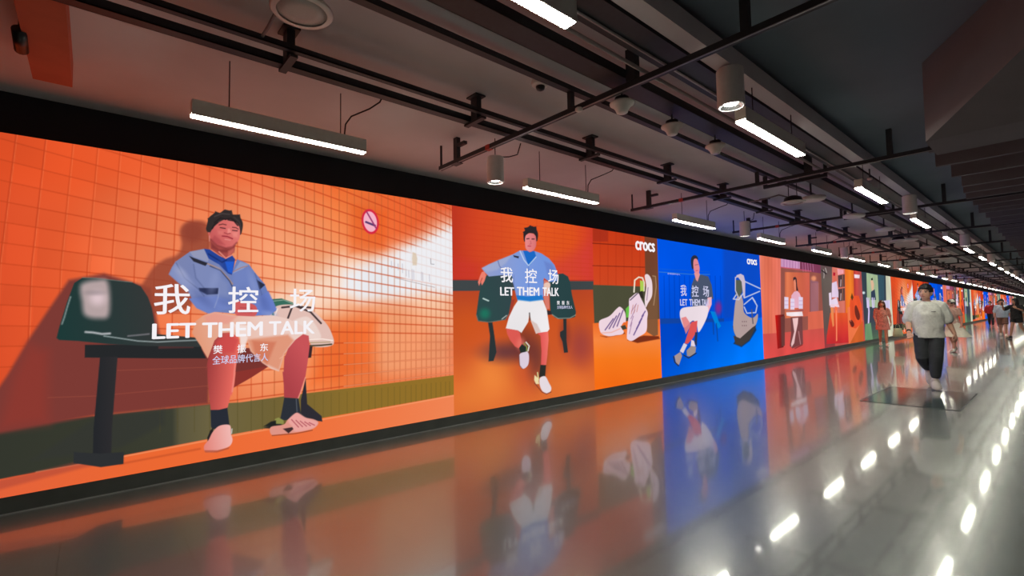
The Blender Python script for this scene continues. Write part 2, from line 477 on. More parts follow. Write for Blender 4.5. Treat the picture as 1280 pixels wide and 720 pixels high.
    P.poly(z((85, 660), (110, 560), (150, 430), (190, 300), (262, 110), (345, 57), (480, 62), (620, 78), (840, 102), (930, 145), (1000, 250), (1040, 360), (1060, 480), (1080, 620), (1300, 640), (1530, 660), (1590, 750), (1000, 740), (600, 720), (300, 690), (110, 680)),
           grad((75, 420), (30, 58, 56), (190, 400), (52, 56, 56)), 1.4)
    P.poly(z((330, 130), (480, 80), (600, 110), (610, 420), (500, 465), (370, 430), (340, 300)), (206, 180, 180), 11, 0.85, True)
    P.ell(122, 373, 9, 8, (230, 204, 210), 0.9, 0.8)
    P.ell(118, 366, 12, 3, (120, 110, 116), 0.9, 0.35)
    P.line(z((225, 250), (190, 360), (165, 450), (140, 520)), (176, 188, 186), 1.5, 0.75, 2)
    P.line(z((345, 57), (480, 62), (620, 78), (840, 102)), (120, 150, 140), 0.9, 0.6, 1.2)
    P.line(z((375, 600), (450, 605), (540, 620), (620, 615)), (224, 222, 226), 2.0, 0.9, 2.4)
    P.line(z((800, 640), (930, 628), (1010, 620)), (180, 170, 180), 1.4, 0.6, 2)
    P.line(z((560, 640), (700, 660), (900, 690), (1100, 700), (1280, 690), (1540, 680)), (176, 190, 190), 1.3, 0.85, 1.5)
    # far seat back, its post and foot
    P.poly([(338, 374), (352, 373), (366, 378), (374, 395), (340, 396)], (58, 108, 92), 1.2)
    P.line([(340, 376.5), (355, 375), (367, 380)], (170, 190, 170), 0.9, 0.8)
    P.poly([(378, 432), (391, 431), (389, 447), (381, 448)], (60, 40, 42), 1.2)
    P.poly([(376, 520), (376, 500), (382, 472), (384, 505), (402, 520), (403, 527), (380, 524)], (46, 44, 52), 1.2)
    P.poly([(330, 535), (352, 523), (352, 533), (340, 536)], (40, 42, 40), 3)
    # clear bag on the far seat
    z = zoom(180, 360, 5.333)
    P.poly(z((870, 130), (960, 110), (1090, 130), (1200, 220), (1250, 300), (1258, 380), (1130, 390), (1080, 320), (960, 240), (880, 200)), (226, 190, 180), 1.4, 1, True)
    P.poly(z((980, 230), (1080, 190), (1140, 240), (1180, 330), (1110, 340), (1040, 260)), (240, 222, 214), 3, 0.7, True)
    for q in [z((920, 130), (1010, 120), (1110, 160), (1180, 235)), z((960, 200), (990, 120)), z((1010, 110), (1030, 125), (1110, 130))]:
        P.line(q, (66, 52, 54), 2.4, 0.95)
    P.line(z((1100, 345), (1190, 340), (1258, 350)), (250, 232, 222), 1.4)
    P.line(z((1110, 385), (1180, 382), (1250, 375)), (84, 72, 56), 2.0)
    P.line(z((1110, 365), (1240, 360)), (170, 150, 110), 1.4, 0.8)
    P.line(z((890, 140), (870, 190), (920, 235)), (250, 236, 230), 1.6, 0.7)
    # shade between the knees
    P.poly(zoom(220, 455, 6.4)((480, 40), (520, 0), (620, -10), (740, 20), (600, 110), (460, 190)), (140, 52, 46), 1.2)
    P.poly(z((380, 400), (640, 400), (700, 400), (740, 430), (830, 520), (610, 560), (420, 480)), (120, 52, 48), 1.5)
    # man: far arm, jacket
    z = zoom(180, 250, 5.333); w = zoom(180, 360, 5.333)
    P.poly(z((305, 345), (330, 340), (400, 326), (430, 345), (520, 430), (580, 500), (600, 450), (620, 395), (660, 410), (700, 430), (745, 490), (805, 560), (840, 650)) +
           w((860, 80), (882, 150), (840, 180), (740, 185), (600, 170), (480, 160), (440, 172), (350, 130), (300, 70)) + z((320, 660), (290, 600), (240, 560), (165, 495), (185, 450), (212, 410)),
           grad((225, 330), (122, 132, 176), (330, 380), (104, 124, 186)), 1.2)
    P.poly(z((212, 410), (240, 440), (330, 560), (400, 640), (330, 640), (240, 560), (168, 495)), (134, 146, 194), 4, 0.8)
    P.poly(z((320, 380), (420, 420), (560, 560), (560, 640), (400, 620), (340, 500)), (128, 140, 186), 7, 0.7)
    P.poly(z((600, 480), (700, 450), (760, 560), (760, 640), (640, 620), (590, 560)), (114, 132, 194), 6, 0.7)
    P.line(z((215, 420), (270, 520), (370, 600), (400, 640)), (70, 82, 120), 1.2, 0.6, 1.5)
    P.line(z((330, 430), (345, 520), (420, 610)), (80, 92, 136), 1.2, 0.6, 2)
    P.poly(z((300, 372), (330, 385), (425, 420), (410, 440), (330, 410)), (44, 44, 56), 1.2)
    P.line(z((425, 425), (500, 455), (560, 520), (590, 560)), (170, 140, 130), 1.8, 0.9)
    P.line(z((440, 440), (510, 470), (570, 540), (590, 580)), (60, 66, 96), 1.4, 0.9)
    P.poly(z((305, 345), (400, 328), (440, 372), (425, 412), (330, 380)), (150, 154, 184), 2, 0.9)
    P.poly(z((640, 410), (700, 430), (660, 460), (590, 490)), (150, 160, 196), 2, 0.8)
    P.line(z((590, 480), (650, 450), (690, 440)), (170, 120, 112), 1.2, 0.8)
    P.poly(z((750, 530), (808, 565), (770, 600)), (44, 48, 70), 1.4)
    P.line(z((740, 490), (770, 580), (800, 680)), (74, 88, 140), 1.3, 0.6, 1.5)
    P.poly(w((365, 0), (500, 0), (495, 40), (420, 45), (370, 20)), (40, 46, 78), 2, 0.95)
    P.poly(w((300, 70), (380, 60), (480, 55), (560, 80), (590, 130), (480, 160), (430, 172), (350, 135)), (112, 130, 194), 2, 0.95)
    P.line(w((500, 0), (495, 60), (470, 130)), (150, 162, 206), 1.2, 0.8, 1.5)
    P.poly(w((740, 80), (830, 20), (885, 140), (840, 175), (750, 180)), (104, 126, 200), 2, 0.9)
    # shirt, neck, head
    P.poly(z((400, 325), (440, 330), (500, 370), (545, 392), (585, 365), (608, 395), (600, 440), (585, 500), (560, 490), (500, 430), (430, 390)), (38, 68, 150), 1.2)
    P.poly(z((540, 410), (600, 410), (588, 490), (560, 480)), (38, 92, 204), 2)
    P.line(z((430, 360), (520, 415), (550, 400)), (22, 40, 98), 1.6, 0.8, 1.5)
    P.poly(z((438, 240), (444, 325), (500, 365), (545, 388), (580, 370), (604, 335), (606, 280)), (166, 74, 70), 1.2)
    P.poly(z((450, 285), (500, 330), (600, 325), (606, 300), (600, 350), (520, 350), (450, 320)), (126, 52, 52), 4, 0.8)
    P.poly(z((560, 340), (604, 320), (600, 345), (560, 380)), (206, 104, 94), 3, 0.8)
    P.line(z((500, 345), (545, 388), (585, 368)), (226, 140, 126), 1.6, 0.9)
    P.poly(z((415, 200), (418, 170), (432, 120), (455, 98), (480, 82), (510, 85), (540, 66), (570, 72), (590, 95), (630, 105), (658, 150), (655, 200), (640, 232), (600, 190), (470, 190), (450, 230), (438, 232)), (52, 44, 44), 1.3, 1, True)
    P.poly(z((455, 195), (490, 160), (540, 130), (590, 135), (628, 165), (640, 205), (636, 255), (615, 290), (585, 316), (545, 320), (485, 300), (448, 262), (440, 228)), grad((262, 300), (196, 88, 88), (300, 285), (228, 122, 116)), 1.2, 1, True)
    P.poly(z((465, 180), (500, 145), (545, 128), (560, 150), (490, 200)), (214, 106, 100), 2, 0.6)
    P.poly(z((425, 215), (440, 215), (446, 250), (436, 262)), (206, 98, 90), 1.2)
    P.line(z((450, 265), (488, 302), (545, 321), (590, 313), (618, 285)), (120, 48, 50), 1.6, 0.7, 2.4)
    P.line(z((500, 166), (525, 160), (548, 166)), (90, 42, 44), 1.2, 0.85)
    P.line(z((590, 182), (612, 184), (628, 194)), (90, 42, 44), 1.2, 0.85)
    P.line(z((508, 184), (542, 190)), (58, 30, 36), 1.2, 0.9)
    P.line(z((590, 202), (622, 206)), (58, 30, 36), 1.2, 0.9)
    P.poly(z((558, 190), (572, 190), (582, 218), (556, 222)), (238, 146, 136), 1.5, 0.8)
    P.line(z((535, 218), (556, 226), (576, 222)), (150, 56, 60), 1.1, 0.8)
    P.line(z((522, 240), (556, 244), (590, 258)), (150, 44, 56), 1.6, 0.9)
    P.line(z((540, 262), (575, 268)), (236, 150, 144), 1.2, 0.7)
    P.line(z((436, 240), (436, 275)), (224, 160, 150), 1.0, 0.7)
    z = zoom(180, 250, 5.333)
    for q in [((470, 98), (474, 74), (505, 88)), ((510, 84), (540, 62), (556, 74)), ((556, 72), (585, 68), (592, 96)), ((600, 98), (640, 96), (644, 124)), ((440, 116), (424, 122), (428, 150))]:
        P.poly(z(*q), (52, 44, 44), 1.6)
    for q in [((470, 150), (510, 120), (545, 130)), ((545, 128), (580, 122), (610, 146)), ((455, 190), (468, 165), (490, 150)), ((560, 132), (600, 140), (625, 170))]:
        P.line(z(*q), (40, 32, 34), 1.8, 0.9)
    P.line(z((470, 110), (520, 90), (570, 96)), (96, 84, 82), 1.2, 0.6, 1.6)
    P.line(z((600, 115), (635, 145), (645, 185)), (84, 70, 70), 1.2, 0.6, 1.6)
    P.poly(z((470, 235), (505, 262), (540, 300), (490, 296), (452, 262)), (170, 70, 74), 4, 0.6)
    P.poly(z((585, 215), (625, 215), (622, 250), (596, 245)), (240, 146, 134), 4, 0.6)
    P.poly(z((490, 205), (530, 205), (525, 232), (495, 228)), (226, 124, 116), 4, 0.6)
    # folds and light on the jacket
    for cx, cy, rx, ry, c, a, ro in [(232, 352, 14, 6, (152, 160, 200), .6, .9), (252, 372, 16, 5, (84, 98, 156), .5, .7), (268, 350, 5, 16, (140, 152, 198), .5, .3), (300, 372, 6, 12, (88, 108, 172), .5, .4),
                                     (318, 360, 4, 18, (140, 154, 204), .5, -.3), (330, 378, 5, 12, (86, 104, 170), .6, -.4), (284, 378, 10, 4, (92, 108, 168), .5, .2), (226, 340, 8, 4, (166, 170, 200), .5, .7), (336, 392, 8, 3, (140, 158, 214), .6, .2)]:
        P.ell(cx, cy, rx, ry, c, 0.95, a, ro)
    # hands, shorts, legs
    P.poly(w((600, 100), (660, 90), (745, 120), (740, 185), (620, 185)), (206, 92, 92), 1.4, 1, True)
    for k in range(3): P.line(w((640, 130 + 16 * k), (720, 136 + 14 * k)), (160, 60, 66), 1.0, 0.6)
    P.poly(w((320, 300), (345, 220), (400, 180), (470, 160), (620, 185), (740, 190), (860, 182), (960, 205), (1060, 255), (1105, 310), (1060, 310), (1000, 360), (935, 440), (900, 556), (850, 540), (790, 500), (710, 420), (690, 350), (660, 420), (640, 440), (640, 330), (560, 300), (500, 320), (455, 400), (425, 470), (395, 420), (380, 390)),
           grad((240, 430), (226, 150, 116), (330, 400), (236, 204, 194)), 1.3)
    P.poly(w((400, 190), (470, 165), (620, 190), (560, 240), (420, 240)), (230, 150, 136), 5, 0.7)
    P.poly(w((690, 345), (800, 330), (960, 310), (1000, 350), (935, 440), (900, 550), (800, 500), (715, 420)), (222, 142, 110), 5, 0.85)
    P.poly(w((720, 350), (880, 360), (820, 510), (740, 440)), (206, 112, 84), 5, 0.7)
    P.line(w((905, 470), (960, 435), (940, 500)), (244, 178, 146), 1.3, 0.7)
    P.poly(w((600, 240), (690, 250), (690, 340), (650, 430), (640, 330), (610, 290)), (244, 226, 220), 3, 0.8)
    P.poly(w((470, 350), (520, 300), (580, 296), (630, 330), (642, 390), (625, 450), (612, 530), (602, 640), (585, 720)) + zoom(220, 455, 6.4)((440, 240), (412, 352), (345, 368), (278, 368), (268, 290), (252, 100), (250, 0)) + w((410, 560), (430, 460)),
           grad((258, 470), (160, 62, 62), (294, 475), (236, 108, 96)), 1.2)
    P.poly(w((480, 360), (560, 305), (630, 345), (600, 430), (490, 430)), (206, 74, 74), 6, 0.8)
    P.line(w((608, 500), (600, 600), (588, 690)), (244, 150, 136), 1.6, 0.8, 2)
    P.poly(w((960, 405), (1010, 345), (1060, 308), (1098, 318), (1104, 390), (1090, 500), (1078, 580), (1050, 680)) + zoom(220, 455, 6.4)((1010, 180), (980, 276), (920, 272), (864, 268), (862, 170), (852, 60)) + w((930, 560), (935, 470)),
           grad((352, 470), (172, 66, 72), (386, 450), (200, 84, 88)), 1.2)
    P.line(zoom(220, 455, 6.4)((1035, 110), (1000, 220), (978, 274)), (248, 160, 140), 1.4, 0.9, 1.4)
    q = zoom(220, 455, 6.4)
    P.poly(q((276, 368), (345, 366), (411, 350), (428, 490), (360, 520), (290, 520), (280, 500)), (40, 44, 54), 1.2)
    P.poly(q((866, 268), (980, 276), (990, 340), (1000, 400), (880, 450), (832, 450), (850, 360)), (44, 48, 56), 1.2)
    P.line(q((962, 280), (968, 380)), (110, 116, 124), 1.2, 0.6)
    P.poly(q((250, 590), (275, 530), (300, 510), (290, 590), (255, 640)), (40, 36, 36), 1.3)
    P.poly(q((330, 505), (370, 488), (420, 486), (438, 505), (440, 560), (452, 600), (445, 635), (420, 662), (350, 690), (290, 705), (235, 700), (225, 655), (262, 605), (290, 550)), grad((255, 550), (226, 132, 122), (288, 545), (240, 182, 176)), 1.2, 1, True)
    P.poly(q((225, 690), (330, 690), (430, 665), (420, 680), (330, 708), (235, 708)), (176, 84, 60), 1.5, 0.8)
    P.line(q((448, 520), (444, 555)), (214, 214, 214), 1.2, 0.9)
    P.poly(q((790, 440), (820, 428), (860, 450), (862, 480), (800, 478)), (142, 142, 76), 1.2)
    P.poly(q((700, 500), (760, 460), (800, 452), (800, 490), (720, 498)), (34, 36, 34), 2)
    P.poly(q((758, 505), (860, 485), (890, 450), (930, 415), (966, 390), (1000, 408), (1040, 430), (1100, 442), (1136, 462), (1130, 490), (1085, 522), (960, 548), (840, 562), (765, 566)), (222, 148, 134), 1.2, 1, True)
    P.poly(q((900, 450), (966, 392), (1040, 432), (1132, 466), (1090, 515), (960, 540), (930, 500)), (236, 166, 160), 3, 0.9, True)
    P.poly(q((855, 518), (930, 505), (940, 520), (900, 555)), (64, 44, 46), 1.3)
    for k in range(5): P.line(q((925 + 35 * k, 445 + 6 * k), (980 + 32 * k, 505 - 4 * k)), (168, 72, 84), 1.3, 0.8)
    P.line(q((770, 572), (960, 556), (1090, 530)), (150, 70, 46), 1.4, 0.8)
    return P

def draw_seats():
    P = Picture(1, 440, 340)
    P.fill(hstops((565, (190, 54, 34)), (600, (206, 68, 34)), (660, (228, 88, 34)), (715, (224, 82, 30)), (740, (206, 60, 40)), (800, (200, 62, 24))))
    P.poly([(690, 330), (742, 300), (742, 352), (680, 352)], (206, 58, 60), 26, 0.6)
    P.poly([(565, 320), (600, 330), (600, 352), (565, 352)], (200, 52, 46), 20, 0.6)
    for n in range(12): P.line([(566, 268 + 7.2 * n), (740, 292 + 5.4 * n)], (190, 54, 26), 0.8, 0.35)
    for n in range(16): P.line([(572 + 11 * n, 255), (572 + 11 * n, 352)], (198, 60, 28), 0.8, 0.25)
    P.poly([(560, 350), (742, 351.5), (742, 363), (560, 364)], (64, 70, 72), 1.2)
    P.line([(566, 349.5), (742, 350.5)], (150, 40, 40), 1.0, 0.7)
    P.poly([(560, 364), (742, 362), (745, 500), (560, 530)], vstops((363, (184, 70, 38)), (400, (200, 82, 34)), (440, (204, 88, 42)), (480, (222, 108, 48)), (520, (222, 112, 52))), 1.2)
    for cx, cy, rx, ry, c, a in [(615, 470, 22, 26, (240, 140, 62), 0.7), (662, 470, 16, 20, (200, 80, 48), 0.6), (632, 440, 26, 11, (92, 52, 62), 0.8), (671, 448, 10, 26, (96, 50, 50), 0.7), (726, 432, 14, 22, (152, 62, 62), 0.75),
                                 (700, 480, 24, 16, (232, 120, 52), 0.6), (585, 410, 14, 20, (206, 84, 32), 0.6), (655, 428, 12, 18, (84, 40, 46), 0.6), (590, 496, 18, 14, (234, 128, 56), 0.6), (706, 418, 6, 16, (120, 50, 48), 0.6)]:
        P.ell(cx, cy, rx, ry, c, 0.95, a)
    # seats
    z = zoom(590, 350, 8.0); t = zoom(580, 270, 8.0); f = zoom(590, 420, 8.0)
    P.poly(t((140, 700), (175, 610), (240, 590), (500, 590), (500, 720)) + z((400, 0), (395, 200), (370, 340), (330, 398), (170, 425), (60, 412), (42, 350), (72, 130), (105, 0)), grad((600, 380), (46, 74, 74), (640, 360), (52, 70, 74)), 1.2)
    P.poly(z((330, 400), (370, 335), (395, 200), (430, 190), (400, 300), (352, 402)), (150, 54, 48), 2, 0.7)
    P.ell(606, 392, 6, 6, (30, 122, 96), 0.8, 0.8)
    P.line(z((112, 185), (165, 208)), (210, 232, 226), 1.6, 0.9)
    P.line(z((45, 350), (62, 408), (170, 422), (330, 396), (368, 340)), (120, 120, 110), 1.0, 0.7)
    P.line(z((300, 390), (345, 355)), (226, 226, 220), 1.2, 0.7)
    P.poly(t((860, 640), (920, 580), (990, 575), (1040, 605), (1060, 660)) + z((1000, 150), (1040, 320), (1030, 370), (980, 384), (880, 392), (830, 375), (785, 330), (775, 150), (770, 0)), (42, 68, 70), 1.2)
    P.line(z((800, 345), (860, 384), (980, 380), (1035, 350)), (170, 176, 160), 1.0, 0.7)
    P.poly(z((160, 425), (205, 425), (225, 560), (245, 720)) + f((215, 250), (165, 255), (180, 0)), (44, 52, 54), 1.0)
    P.poly(z((912, 388), (945, 388), (945, 600), (960, 720)) + f((958, 165), (920, 168), (905, 60), (880, 0)) + z((880, 520), (915, 500)), (46, 50, 52), 1.0)
    P.poly(z((745, 300), (790, 310), (800, 345), (750, 350)), (52, 44, 48), 1.2)
    # man
    P.poly(t((178, 522), (245, 485), (350, 440), (480, 388), (560, 345), (640, 350), (710, 352), (775, 375), (850, 425), (905, 490), (935, 570), (930, 650), (860, 660), (800, 620)) + z((715, 0), (722, 110), (720, 160), (690, 185), (460, 185), (440, 150), (420, 60), (400, 0)) + t((490, 640), (480, 600), (380, 592), (250, 605), (205, 560)),
           grad((600, 340), (150, 160, 204), (670, 350), (116, 150, 222)), 1.1)
    P.poly(t((180, 520), (350, 440), (480, 390), (420, 470), (330, 540), (230, 560)), (166, 176, 210), 4, 0.7)
    P.line(t((340, 450), (355, 500), (400, 560)), (92, 104, 160), 1.2, 0.7)
    P.line(t((500, 590), (500, 700)), (110, 124, 180), 1.0, 0.6)
    P.poly(t((800, 450), (880, 480), (920, 560), (840, 600)), (104, 128, 200), 4, 0.7)
    P.line(t((645, 500), (648, 720)), (84, 110, 180), 0.9, 0.7)
    P.poly(t((492, 392), (550, 404), (545, 424), (500, 410)), (44, 44, 60), 1.0)
    P.poly(t((590, 345), (640, 490), (660, 490), (720, 400), (705, 350)), (28, 104, 196), 1.1)
    P.line(t((560, 350), (600, 440), (645, 495), (720, 410)), (206, 222, 240), 1.1, 0.9)
    P.poly(t((606, 180), (612, 320), (655, 362), (700, 345), (722, 300), (726, 190)), (206, 104, 100), 1.0)
    P.poly(t((600, 250), (594, 180), (612, 140), (640, 110), (685, 102), (720, 130), (740, 175), (735, 240), (722, 250), (715, 195), (685, 170), (640, 172), (616, 205), (612, 250)), (44, 38, 42), 1.0, 1, True)
    P.poly(t((612, 215), (640, 178), (690, 176), (718, 215), (716, 300), (690, 345), (652, 356), (618, 318)), grad((656, 300), (234, 140, 140), (672, 300), (216, 112, 112)), 1.0, 1, True)
    for q in [((612, 150), (600, 118), (640, 112)), ((640, 114), (660, 92), (690, 106)), ((690, 108), (722, 104), (728, 140)), ((600, 190), (588, 160), (606, 150))]: P.poly(t(*q), (44, 38, 42), 0.8)
    P.line(t((625, 182), (650, 166), (700, 172), (722, 200)), (40, 34, 38), 1.0, 0.9)
    for q in [((628, 228), (650, 226)), ((680, 230), (702, 230))]: P.line(t(*q), (70, 38, 48), 1.3, 0.95)
    P.line(t((640, 300), (668, 302)), (184, 52, 74), 1.1, 0.9)
    P.line(t((664, 250), (672, 278), (656, 282)), (176, 84, 90), 0.8, 0.7)
    P.poly(t((205, 555), (222, 595), (205, 650), (180, 695), (168, 660), (150, 697), (140, 660), (160, 600), (178, 560)), (236, 128, 110), 1.0)
    P.line(t((182, 620), (165, 660)), (150, 54, 50), 0.9, 0.8)
    P.poly(t((800, 640), (840, 650), (865, 690), (850, 730)) + z((770, 110), (775, 290), (745, 290), (720, 200), (712, 120)), (214, 120, 104), 1.0)
    P.poly(z((720, 40), (780, 30), (770, 120), (735, 130)), (236, 206, 190), 1.4, 0.9, True)
    P.poly(z((440, 152), (560, 165), (700, 150), (720, 200), (690, 205), (580, 218), (455, 205)), (34, 120, 202), 1.2)
    P.line(z((460, 200), (580, 215), (700, 200)), (130, 190, 232), 1.2, 0.8)
    P.poly(z((460, 204), (580, 218), (710, 202), (748, 300), (775, 490), (755, 518), (640, 536), (590, 410), (575, 330), (562, 420), (495, 528), (460, 505), (338, 484), (370, 370), (420, 265)), (236, 232, 234), 1.1)
    P.line(z((575, 330), (580, 400)), (70, 60, 60), 1.4, 0.9)
    P.poly(z((590, 400), (650, 440), (690, 520), (640, 534)), (206, 176, 166), 2, 0.7)
    P.poly(z((342, 484), (460, 505), (480, 530), (494, 600), (492, 660), (470, 685), (430, 665), (380, 600), (352, 540)), (224, 92, 84), 1.0)
    P.ell(651, 430, 5, 7, (240, 122, 108), 0.8, 0.7)
    P.poly(z((655, 530), (762, 515), (766, 600), (755, 720)) + f((755, 180), (742, 290), (690, 290), (695, 150), (685, 0)), grad((676, 440), (222, 86, 84), (686, 440), (238, 116, 106)), 1.0)
    P.poly(f((470, 120), (500, 80), (540, 110), (545, 165), (485, 170)), (40, 48, 44), 1.0)
    P.line(f((540, 62), (572, 100), (560, 150)), (232, 238, 220), 1.4)
    P.line(f((520, 72), (548, 110), (545, 150)), (120, 170, 80), 1.0)
    P.poly(f((480, 178), (530, 160), (555, 158), (570, 200), (562, 285), (520, 326), (485, 308), (474, 230)), (222, 206, 222), 1.0, 1, True)
    P.line(f((472, 200), (474, 290), (505, 330)), (96, 60, 60), 0.9, 0.7)
    P.poly(f((684, 288), (740, 292), (732, 405), (670, 412)), (46, 46, 42), 1.0)
    P.line(f((655, 365), (665, 440)), (226, 236, 170), 1.2)
    P.poly(f((625, 390), (660, 420), (672, 480), (640, 480), (622, 440)), (238, 220, 170), 1.0)
    P.poly(f((680, 420), (732, 404), (770, 470), (793, 520), (780, 560), (742, 572), (700, 545), (676, 480)), (234, 222, 228), 1.0, 1, True)
    P.line(f((625, 470), (700, 560), (745, 580), (790, 560)), (120, 56, 46), 1.2, 0.8)
    # right part of the advert: pair of shoes
    P.poly([(740.4, 270), (830, 285), (836, 495), (744.6, 500)], vstops((280, (196, 56, 22)), (330, (204, 66, 30)), (356, (206, 70, 34))), 0.8)
    for n in range(6): P.line([(750 + 10 * n, 280), (750 + 10 * n, 356)], (170, 48, 22), 0.8, 0.5)
    P.line([(741, 304), (804, 308)], (110, 30, 18), 1.2, 0.8); P.line([(741, 332), (806, 334)], (120, 34, 20), 1.0, 0.8)
    P.poly([(741, 285), (760, 287), (760, 302), (741, 302)], (160, 44, 28), 2, 0.7)
    P.poly([(741, 356), (830, 359), (836, 404), (743, 405)], (76, 76, 56), 1.0)
    P.poly([(805.5, 290), (824, 292), (826, 420), (808, 418)], grad((806, 300), (120, 62, 40), (824, 400), (104, 78, 58)), 1.2)
    P.poly([(741, 404), (836, 398), (836, 495), (744, 500)], vstops((404, (236, 108, 44)), (425, (246, 134, 64)), (450, (246, 120, 30)), (480, (244, 108, 22))), 1.2)
    s = zoom(730, 330, 6.43)
    P.poly(s((510, 300), (545, 250), (550, 100), (570, 90), (590, 200), (595, 570), (560, 580), (505, 545)), (120, 84, 58), 1.2, 0.9)
    P.poly(s((350, 612), (480, 575), (600, 580), (610, 602), (430, 635)), (110, 40, 22), 2, 0.9)
    P.poly(s((130, 578), (200, 585), (330, 560), (320, 545), (180, 590)), (110, 40, 24), 2, 0.9)
    P.poly(s((335, 360), (365, 330), (372, 430), (340, 430)), (104, 190, 70), 1.0)
    P.poly(s((120, 478), (132, 450), (205, 418), (262, 360), (292, 345), (330, 390), (336, 462), (318, 470), (300, 505), (320, 545), (305, 565), (262, 572), (200, 580), (142, 560), (124, 520)), (238, 212, 222), 0.9, 1, True)
    for k in range(4): P.line(s((170 + 32 * k, 530 - 10 * k), (235 + 26 * k, 440 - 22 * k)), (104, 80, 132), 1.5, 0.85)
    P.line(s((140, 555), (220, 550), (290, 520)), (236, 168, 150), 1.4, 0.7)
    P.poly(s((293, 500), (330, 490), (345, 520), (310, 530)), (70, 66, 52), 1.0)
    P.poly(s((345, 575), (352, 480), (362, 380), (362, 290), (380, 265), (432, 232), (465, 290), (490, 340), (512, 390), (508, 440), (500, 540), (440, 585), (385, 618), (350, 605)), (238, 212, 226), 0.9, 1, True)
    for k in range(4): P.line(s((400 + 22 * k, 570 - 50 * k), (450 + 14 * k, 470 - 30 * k)), (104, 80, 140), 1.5, 0.85); P.line(s((365 + 6 * k, 560 - 60 * k), (385 + 12 * k, 470 - 50 * k)), (150, 112, 150), 1.0, 0.7)
    for k in range(3): P.line(s((380 + 22 * k, 400 - 8 * k), (395 + 20 * k, 330)), (200, 130, 120), 1.0, 0.7)
    P.line(s((372, 290), (430, 236)), (70, 64, 80), 1.4, 0.8)
    P.line(s((402, 225), (408, 130), (440, 106), (470, 112), (484, 150), (482, 215)), (236, 226, 206), 1.8)
    P.poly(s((450, 130), (478, 140), (480, 220), (452, 222)), (176, 208, 84), 1.0)
    P.poly(s((470, 215), (480, 280), (455, 270), (440, 225)), (50, 46, 40), 1.0)
    P.poly(s((488, 95), (515, 84), (542, 125), (550, 190), (545, 260), (515, 315), (495, 350), (488, 280), (500, 180)), (238, 216, 222), 0.9, 1, True)
    P.line(s((515, 190), (505, 290)), (120, 92, 130), 1.0, 0.7)
    P.line(s((552, 95), (575, 100), (580, 180), (560, 330)), (176, 142, 110), 1.2, 0.8)
    P.blotch(0.02, 1.1, 9)
    return P

